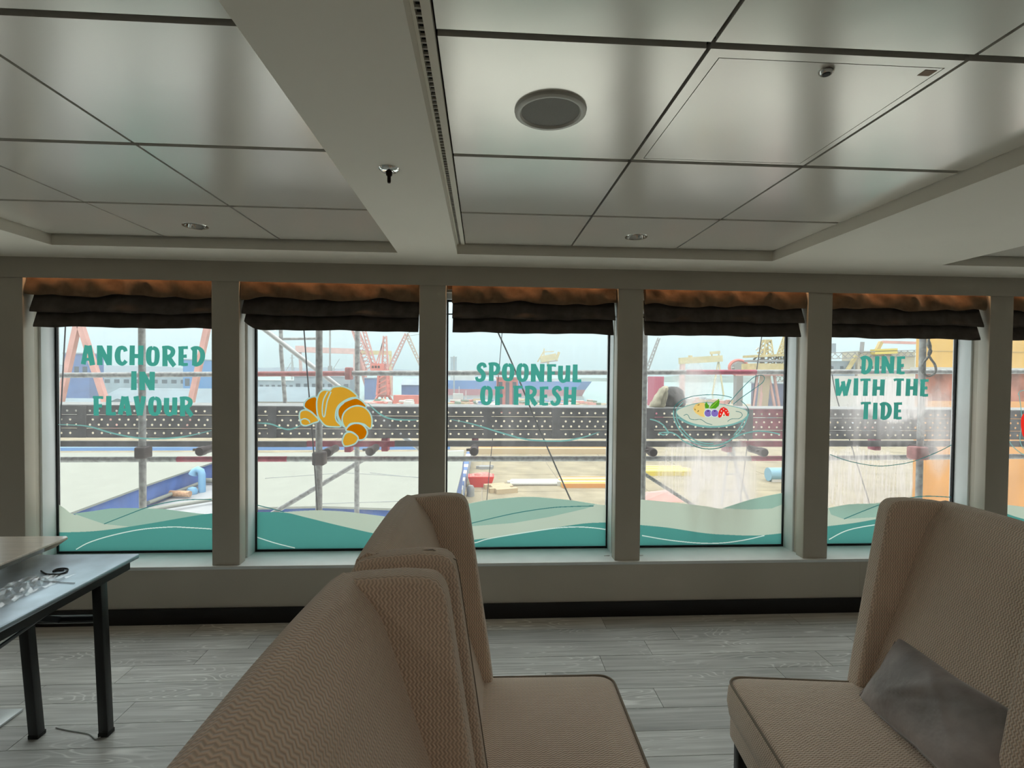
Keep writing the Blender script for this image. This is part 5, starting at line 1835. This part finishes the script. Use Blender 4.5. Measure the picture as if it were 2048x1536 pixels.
# ---- ship with blue hull
y = 330
def ship(label, y, x0, x1, ptop, pmid, pbot, mtop, mlow, rake=8):
    A = W(x0, ptop, y); B = W(x1, ptop, y); Mz = W((x0+x1)/2, pmid, y).z; T = W((x0+x1)/2, ptop, y).z
    c = Vector(((A.x+B.x)/2, y, ZSEA))
    t = thing('cargo_ship', label, 'ship', tuple(c))
    l = (B.x-A.x)/2
    def hull_(z0, z1, r0, r1):
        mb = MB()
        ring = lambda z, rk: [(-l, 0, z), (l+rk-9, 0, z), (l+rk, 6, z), (l+rk-9, 12, z), (-l, 12, z)]
        return loft([ring(z0, r0), ring(z1, r1)])
    ob('hull', hull_(Mz-ZSEA, T-ZSEA, -3, 2), mtop, t)
    ob('boot_top', hull_(-1, Mz-ZSEA, -6, -3), mlow, t)
    sup = ob('superstructure', MB().box(-l*0.95, 2, T-ZSEA, -l*0.62, 10, T-ZSEA+7), M_LWALL, t)
    for i in range(5):
        xw = -l*0.93+i*l*0.065
        ob('window', MB().box(xw, 1.9, T-ZSEA+4.5, xw+1.2, 2.05, T-ZSEA+5.6), M_WIN, sup)
    for i in range(6):
        xx = -l*0.5+i*l*0.24
        ob('hatch_cover', MB().box(xx, 2, T-ZSEA, xx+l*0.18, 10, T-ZSEA+1.4), M_LWALL, t)
    return t
ship('long blue hulled cargo ship with red waterline behind the spoonful of fresh lettering', 390, 893, 1182, 762, 779, 791, mat('ship_blue', (0.056, 0.160, 0.400), 0.5, noise=0.12, nscale=0.1), mat('ship_red', (0.336, 0.104, 0.136), 0.6))
y = 262
c = W(922, 800, y); c.z = ZSEA
t = thing('work_boat', 'small red and white work boat at the left of the spoonful window', 'boat', tuple(c))
ob('hull', loft([[(-5, -2, 0), (4, -2, 0), (6, 0, 0), (4, 2, 0), (-5, 2, 0)], [(-5.4, -2.4, 3.2), (5, -2.4, 3.2), (7.5, 0, 3.6), (5, 2.4, 3.2), (-5.4, 2.4, 3.2)]]), M_CRED, t)
ob('wheelhouse', MB().box(-4, -1.6, 3.2, 1, 1.6, 6.4), M_LWALL, t)
ob('mast', MB().beam((-1, 0, 6.4), (-1, 0, 10), 0.3), M_LWALL, t)
ob('mast', MB().beam((2.5, 0, 3.2), (2.5, 0, 8), 0.3), M_LWALL, t)

# ---- scrap and goods on the far quay
def heap(label, px0, px1, y, dep, h, seed, cols):
    rr = random.Random(seed)
    a = W(px0, 800, y).x; b = W(px1, 800, y).x
    c = Vector(((a+b)/2, y, ZQ))
    groups = [MB() for _ in cols]
    n = int((b-a)*0.55*max(1, dep/14))
    t = thing('scrap_heap', label, 'scrap', tuple(c))
    for i in range(n):
        x = rr.uniform(a, b)-c.x; yy = rr.uniform(0, dep); s = rr.uniform(0.8, 2.6)
        R_ = Matrix.Translation((x, yy, rr.random()*h*0.6)) @ Matrix.Rotation(rr.uniform(0, 3), 4, 'Z') @ Matrix.Rotation(rr.uniform(-0.2, 0.2), 4, 'X')
        groups[i % len(cols)].box(-s, -s*0.5, 0, s, s*0.5, rr.uniform(0.4, 1.0)*h*0.5, R_)
    for g, m in zip(groups, cols):
        ob('scrap', g, m, t, kind='stuff')
M_TANS = mat('scrap_tan', (0.464, 0.368, 0.240), 0.8)
M_GRN = mat('scrap_green', (0.176, 0.240, 0.192), 0.8)
M_WHT = mat('scrap_white', (0.576, 0.576, 0.560), 0.7)
heap('colourful scrap and gear heaped around the red luffing crane', 725, 850, 180, 36, 3.5, 1, [M_TANS, M_CRED, M_WHT, M_GRN, M_CPINK])
heap('scattered scrap along the quay edge under the word fresh', 893, 1230, 200, 40, 2.4, 2, [M_TANS, M_WHT, M_GRN, M_CPINK, M_BLUEW])
heap('pink and pale gear on the quay behind the fruit bowl', 1270, 1500, 195, 40, 4.5, 3, [M_CPINK, M_WHT, M_TANS, M_GREYB])
heap('pale and rusty gear on the quay behind the dine with the tide letters', 1640, 1850, 110, 50, 4.0, 4, [M_WHT, M_CPINK, M_GREYB, M_TANS])
c = W(815, 795, 219); c.z = ZQ
ob('red_pipe_rack', MB().box(-6, 0, 0, 6, 4, 4.2), M_CRED, None, 'long red pipe rack right of the red crane portal', 'rack', loc=c)
c = W(1318, 770, 150); c.z = ZQ
t = thing('red_container_stack', 'magenta red container behind the canvas bundles', 'container', tuple(c))
hgt = W(1318, 753, 150).z-ZQ
ob('body', MB().box(-1.5, 0, 0, 1.5, 6, hgt), mat('magenta_paint', (0.400, 0.096, 0.160), 0.6), t)
for i in range(5):
    ob('rib', MB().box(-1.35+i*0.6, -0.1, 0.2, -1.15+i*0.6, 0, hgt-0.2), mat('magenta_paint', (0.400, 0.096, 0.160), 0.6), t)

# things on the near quay
c = at_z(962, 972, ZQ)
t = thing('red_skip', 'bright red rubbish skip on the quay by the blue and white fence', 'skip', tuple(c))
ob('bin', loft([[(-1.2, -0.7, 0), (1.2, -0.7, 0), (1.2, 0.9, 0), (-1.2, 0.9, 0)], [(-1.6, -0.9, 1.3), (1.6, -0.9, 1.3), (1.6, 1.1, 1.3), (-1.6, 1.1, 1.3)]]), mat('skip_red', (0.600, 0.024, 0.024), 0.5), t)
ob('rubbish', loft([[(-1.5, -0.8, 1.25), (1.5, -0.8, 1.25), (1.5, 1.0, 1.25), (-1.5, 1.0, 1.25)], [(-0.8, -0.3, 1.6), (0.9, -0.4, 1.55), (0.7, 0.6, 1.65), (-0.9, 0.5, 1.5)]]), mat('rubbish', (0.600, 0.200, 0.176), 0.8, noise=0.5, nscale=3), t)
def stack(name, label, px, py, n, ln, r, m, box=False, rz=0.0):
    c = at_z(px, py, ZQ)
    t = thing(name, label, 'stack', tuple(c), rz)
    rr = random.Random(int(px))
    for i in range(n):
        o = rr.uniform(-0.4, 0.4)
        if box:
            ob('beam', MB().box(-ln/2+o, -n*r+2*r*i, 0, ln/2+o, -n*r+2*r*i+1.7*r, r*1.6), m if isinstance(m, bpy.types.Material) else m[i % len(m)], t)
        else:
            yy = -n*r+2.1*r*i
            ob('pipe', smooth_by(MB().tube([(-ln/2+o, yy, r), (ln/2+o, yy, r)], r, 8).mesh('pipe')), m if isinstance(m, bpy.types.Material) else m[i % len(m)], t)
M_RBR = mat('rebar_orange', (0.560, 0.256, 0.080), 0.7)
M_RBY = mat('rebar_yellow', (0.576, 0.464, 0.096), 0.7)
M_STL = mat('pale_steel', (0.480, 0.480, 0.464), 0.5)
stack('steel_beams', 'orange and yellow steel beams stacked on the quay at right of the spoonful window', 1168, 968, 7, 6.5, 0.32, [M_RBR, M_RBY, M_STL], True)
stack('pipe_stack', 'row of long pale pipes lying on the quay in the middle', 1075, 967, 5, 7.0, 0.22, M_STL)
stack('timber_stack', 'tan timber stacked beside the red skip', 1001, 981, 5, 2.6, 0.35, M_TANS, True, 0.3)
stack('dark_trestles', 'small dark trestles near the far end of the quay slabs', 968, 937, 3, 2.0, 0.25, M_CGREY, True)
stack('timber_rows', 'long tan timber rows far along the quay under the kick bar', 1085, 903, 5, 26.0, 0.6, [M_TANS, M_RBR, M_STL], True)
stack('planks', 'yellow planks lying on the quay behind the fogged glass', 1320, 945, 6, 8.0, 0.4, [M_RBY, M_TANS], True)
c = at_z(941, 992, ZQ)
t = thing('bollard', 'grey domed bollard on the quay beside the chair wing', 'bollard', tuple(c))
ob('dome', smooth_by(MB().lathe([(0.45, 0), (0.42, 0.5), (0.45, 0.9), (0.3, 1.2), (0, 1.28)], (0, 0, 0), 16).mesh('dome')), M_CGREY, t)
# striped fence along the dock edge
A = at_z(938, 925, ZQ); B = at_z(918, 1012, ZQ)
t = thing('dock_fence', 'blue and white striped barrier running along the quay edge', 'fence', tuple(A))
n = 12
for i in range(n):
    p = A+(B-A)*(i/n); q = A+(B-A)*((i+0.94)/n)
    ob('panel', MB().beam(p-A+Vector((0, 0, 0.9)), q-A+Vector((0, 0, 0.9)), 1.6, 0.7), M_BLUEW if i % 2 == 0 else M_WHT, t)
# lattice truck crane in the fogged window
c = at_z(1472, 1010, ZQ)
t, part = crane('tower_trestle', 'thin grey lattice trestle behind the fogged glass', tuple(c), 'trestle')
h0 = Vector(c)
for dx_, tx_ in ((-1.6, 0.4), (1.6, -0.2), (0.6, 1.0)):
    part('leg', MB().beam(h0+Vector((dx_, 0, 0)), h0+Vector((tx_*0.5, 2, 6.5)), 0.2), M_CGREY)
part('tie', MB().beam(h0+Vector((-1.2, 0.4, 1.5)), h0+Vector((1.3, 0.4, 1.5)), 0.15), M_CGREY)
part('tie', MB().beam(h0+Vector((-0.8, 0.8, 3.2)), h0+Vector((0.9, 0.8, 3.2)), 0.15), M_CGREY)
c = at_z(1556, 962, ZQ)
t = thing('blue_tank', 'pale blue and white tank behind the fogged window', 'tank', tuple(c))
ob('body', smooth_by(MB().tube([(-1.4, 0, 0.9), (1.6, 0, 0.9)], 0.9, 16).mesh('tank')), mat('tank_blue', (0.200, 0.384, 0.496), 0.5), t)
ob('cradle', MB().box(-1.2, -0.7, 0, 1.4, 0.7, 0.5), M_WHT, t)
c = at_z(1318, 1000, ZQ)
ob('pink_tarpaulin', loft([[(-2.5, -1, 0), (2.5, -1, 0), (2.5, 1.5, 0), (-2.5, 1.5, 0)], [(-1.2, -0.3, 0.9), (1.0, -0.4, 1.1), (1.1, 0.6, 1.0), (-1.3, 0.5, 0.8)]]), M_CPINK, None, 'pink tarpaulin heap on the quay low in the fruit bowl window', 'tarpaulin', loc=c)

# ---- vessel with white decks below the left windows
ZV = -6.0
M_DECK = mat('cream_deck', (0.25, 0.262, 0.225), 0.6, noise=0.05, nscale=0.6)
M_DBLUE = mat('deck_blue', (0.080, 0.160, 0.416), 0.55, noise=0.25, nscale=0.8)
M_LDECK = mat('lower_deck_paint', (0.34, 0.355, 0.365), 0.6, noise=0.12, nscale=0.7)
ves = thing('white_vessel', 'white decked vessel with blue sides moored below the left windows', 'ship', tuple(at_z(500, 960, ZV)))
v0 = Vector(ves.location)
def vpoly(nm, pts, z, th, m):
    P = [at_z(a, b, z) for a, b in pts]
    mb = MB().prism([(p.x-v0.x, p.y-v0.y) for p in P], z-th-v0.z, z-v0.z, 'Z')
    return ob(nm, mb, m, ves)
PA = [(-260, 906), (452, 904), (452, 916), (424, 925), (300, 967), (150, 1022), (40, 1062), (-260, 1170)]
vpoly('deck', PA, ZV, 0.12, M_DECK)
vpoly('side', [(a, b) for a, b in PA], ZV-0.12, 1.5, M_DBLUE)
PC = [(470, 906), (928, 902), (924, 940), (906, 1012), (880, 1020), (640, 1012), (470, 1016)]
vpoly('deck', PC, ZV, 0.12, M_DECK)
vpoly('side', PC, ZV-0.12, 1.5, M_DBLUE)
vpoly('lower_deck', [(-260, 940), (928, 900), (905, 1100), (500, 1300), (-400, 1300)], ZV-1.62, 0.3, M_LDECK)
for a, b in (((530, 957), (690, 946)), ((690, 946), (838, 955)), ((640, 1008), (900, 1000)), ((740, 946), (838, 956))):
    A = at_z(*a, ZV); B = at_z(*b, ZV)
    ob('deck_seam', MB().beam(A-v0+Vector((0, 0, 0.01)), B-v0+Vector((0, 0, 0.01)), 0.05, 0.02), M_LDECK, ves)
A = at_z(-200, 903, ZV); B = at_z(900, 899, ZV)
ob('coaming', MB().beam(A-v0+Vector((0, 0, 0.2)), B-v0+Vector((0, 0, 0.2)), 0.3, 0.7), mat('coaming_blue', (0.176, 0.304, 0.496), 0.5), ves)
zl = ZV-1.62
def vpipe(nm, pts, rpx, m, z=zl+0.3):
    P = [at_z(a, b, z)-v0 for a, b in pts]
    d = (P[0]+v0).y
    return ob(nm, smooth_by(MB().tube(P, rpx*d/FPX, 12).mesh(nm), 60), m, ves)
M_OPIPE = mat('rusty_orange_pipe', (0.528, 0.320, 0.192), 0.6, noise=0.35, nscale=4)
vpipe('pipe', [(288, 985), (380, 988)], 6.0, M_OPIPE)
vpipe('pipe', [(352, 960), (450, 962)], 5.0, M_DECK)
vpipe('pipe', [(296, 1006), (400, 966)], 4.0, M_DECK)
vpipe('pipe', [(295, 1020), (450, 995)], 4.0, M_DECK)
M_VENT = mat('pale_blue_vent', (0.200, 0.400, 0.576), 0.5)
g = at_z(404, 984, zl)-v0
sc2 = (g+v0).y/FPX
ob('gooseneck_vent', smooth_by(MB().tube([g, g+Vector((0, 0, 34*sc2)), g+Vector((-2*sc2, 0, 41*sc2)), g+Vector((-8*sc2, 0, 44*sc2)), g+Vector((-14*sc2, 0, 41*sc2)), g+Vector((-17*sc2, 0, 34*sc2))], [6.5*sc2]*5+[8*sc2], 14).mesh('vent'), 60), M_VENT, ves)
g2 = at_z(384, 988, zl)-v0
ob('valve_dome', smooth_by(MB().lathe([(0, 14*sc2), (7*sc2, 12*sc2), (10*sc2, 6*sc2), (9*sc2, 0)], g2, 16).mesh('dome')), M_VENT, ves)

# ---- big yellow steel structure at the right
y = 46
A = W(1856, 800, y); B = W(2500, 800, y)
t = thing('yellow_tower', 'huge yellow and orange steel tower close by at the right edge', 'tower', ((A.x+B.x)/2, y, ZQ))
w = (B.x-A.x)/2
z1, z2, z3 = W(1880, 745, y).z-ZQ, W(1880, 802, y).z-ZQ, 24
ob('upper_plate', MB().box(-w, 0, z1+0.5, w, 1.5, z3), mat('yellow_steel', (0.640, 0.400, 0.128), 0.55, noise=0.08, nscale=0.4), t)
ob('flange', MB().box(-w-0.3, -0.3, z1, w+0.3, 1.8, z1+0.5), M_STL, t)
ob('rusty_band', MB().box(-w, 0.1, z2, w, 1.5, z1), mat('rusty_steel', (0.336, 0.136, 0.096), 0.8, noise=0.5, nscale=0.6), t)
ob('lower_plate', MB().box(-w, 0, 0, w, 1.5, z2), mat('orange_steel', (0.656, 0.320, 0.112), 0.6, noise=0.12, nscale=0.4), t)
for i in range(3):
    zz = z1+2+i*3.2
    ob('weld_seam', MB().box(-w, -0.03, zz, w, 0.0, zz+0.08), mat('seam_tan', (0.480, 0.336, 0.144), 0.6), t)
# ship clutter seen behind the dine lettering
y = 150
b0 = W(1740, 800, y)
t, part = crane('moored_workship', 'hazy grey and yellow work ship behind the dine with the tide letters', (b0.x, y, ZQ), 'ship')
part('hull', MB().box(W(1640, 760, y).x, y, ZQ, W(1838, 760, y).x, y+10, W(1700, 752, y).z), M_LWALL)
part('deckhouse', MB().box(W(1640, 740, y).x, y+1, W(1700, 752, y).z, W(1715, 740, y).x, y+8, W(1700, 722, y).z), M_GREYB)
part('deckhouse', MB().box(W(1720, 740, y).x, y+1, W(1700, 752, y).z, W(1835, 740, y).x, y+8, W(1750, 702, y).z), mat('hazy_tan', (0.480, 0.440, 0.336), 0.7))
part('deck_rail', MB().lattice(W(1650, 712, y), W(1835, 706, y), 1.8, 14, 0.2), M_CGREY)
part('boom', MB().beam(W(1694, 742, y), W(1712, 712, y), 0.9), M_RIGY)
part('yellow_machinery', MB().beam(W(1745, 704, y), W(1790, 702, y), 1.6, 2), M_RBY)
part('mast', MB().beam(W(1723, 705, y), W(1725, 684, y), 0.8), M_CGREY)
part('gantry_beam', MB().beam(W(1765, 684, y), W(1830, 686, y), 0.8), M_CPINK)
part('gantry_leg', MB().beam(W(1762, 684, y), W(1752, 704, y), 1.0), M_CYEL)
part('funnel', MB().box(W(1674, 700, y).x, y+2, W(1674, 704, y).z, W(1681, 700, y).x, y+5, W(1674, 686, y).z), M_GREYB)
for i in range(8):
    px_ = 1668+i*20
    p = W(px_, 735, y)
    part('porthole', MB().box(p.x-0.5, y+0.9, p.z-0.4, p.x+0.5, y+1.02, p.z+0.4), M_WIN)

# ---- harbour haze
hz = bpy.data.materials.new('harbour_haze')
hz.use_nodes = True
hz.node_tree.nodes.clear()
_o = nd(hz.node_tree, 'ShaderNodeOutputMaterial'); _v = nd(hz.node_tree, 'ShaderNodeVolumeScatter')
_v.inputs['Color'].default_value = (0.93, 0.98, 1.0, 1)
_v.inputs['Density'].default_value = 0.0006
_v.inputs['Anisotropy'].default_value = 0.3
hz.node_tree.links.new(_v.outputs[0], _o.inputs['Volume'])
ob('haze', MB().box(-600, 70, ZSEA-6, 600, 520, 140), hz, None, 'thin bright haze hanging over the harbour', 'haze', kind='stuff')
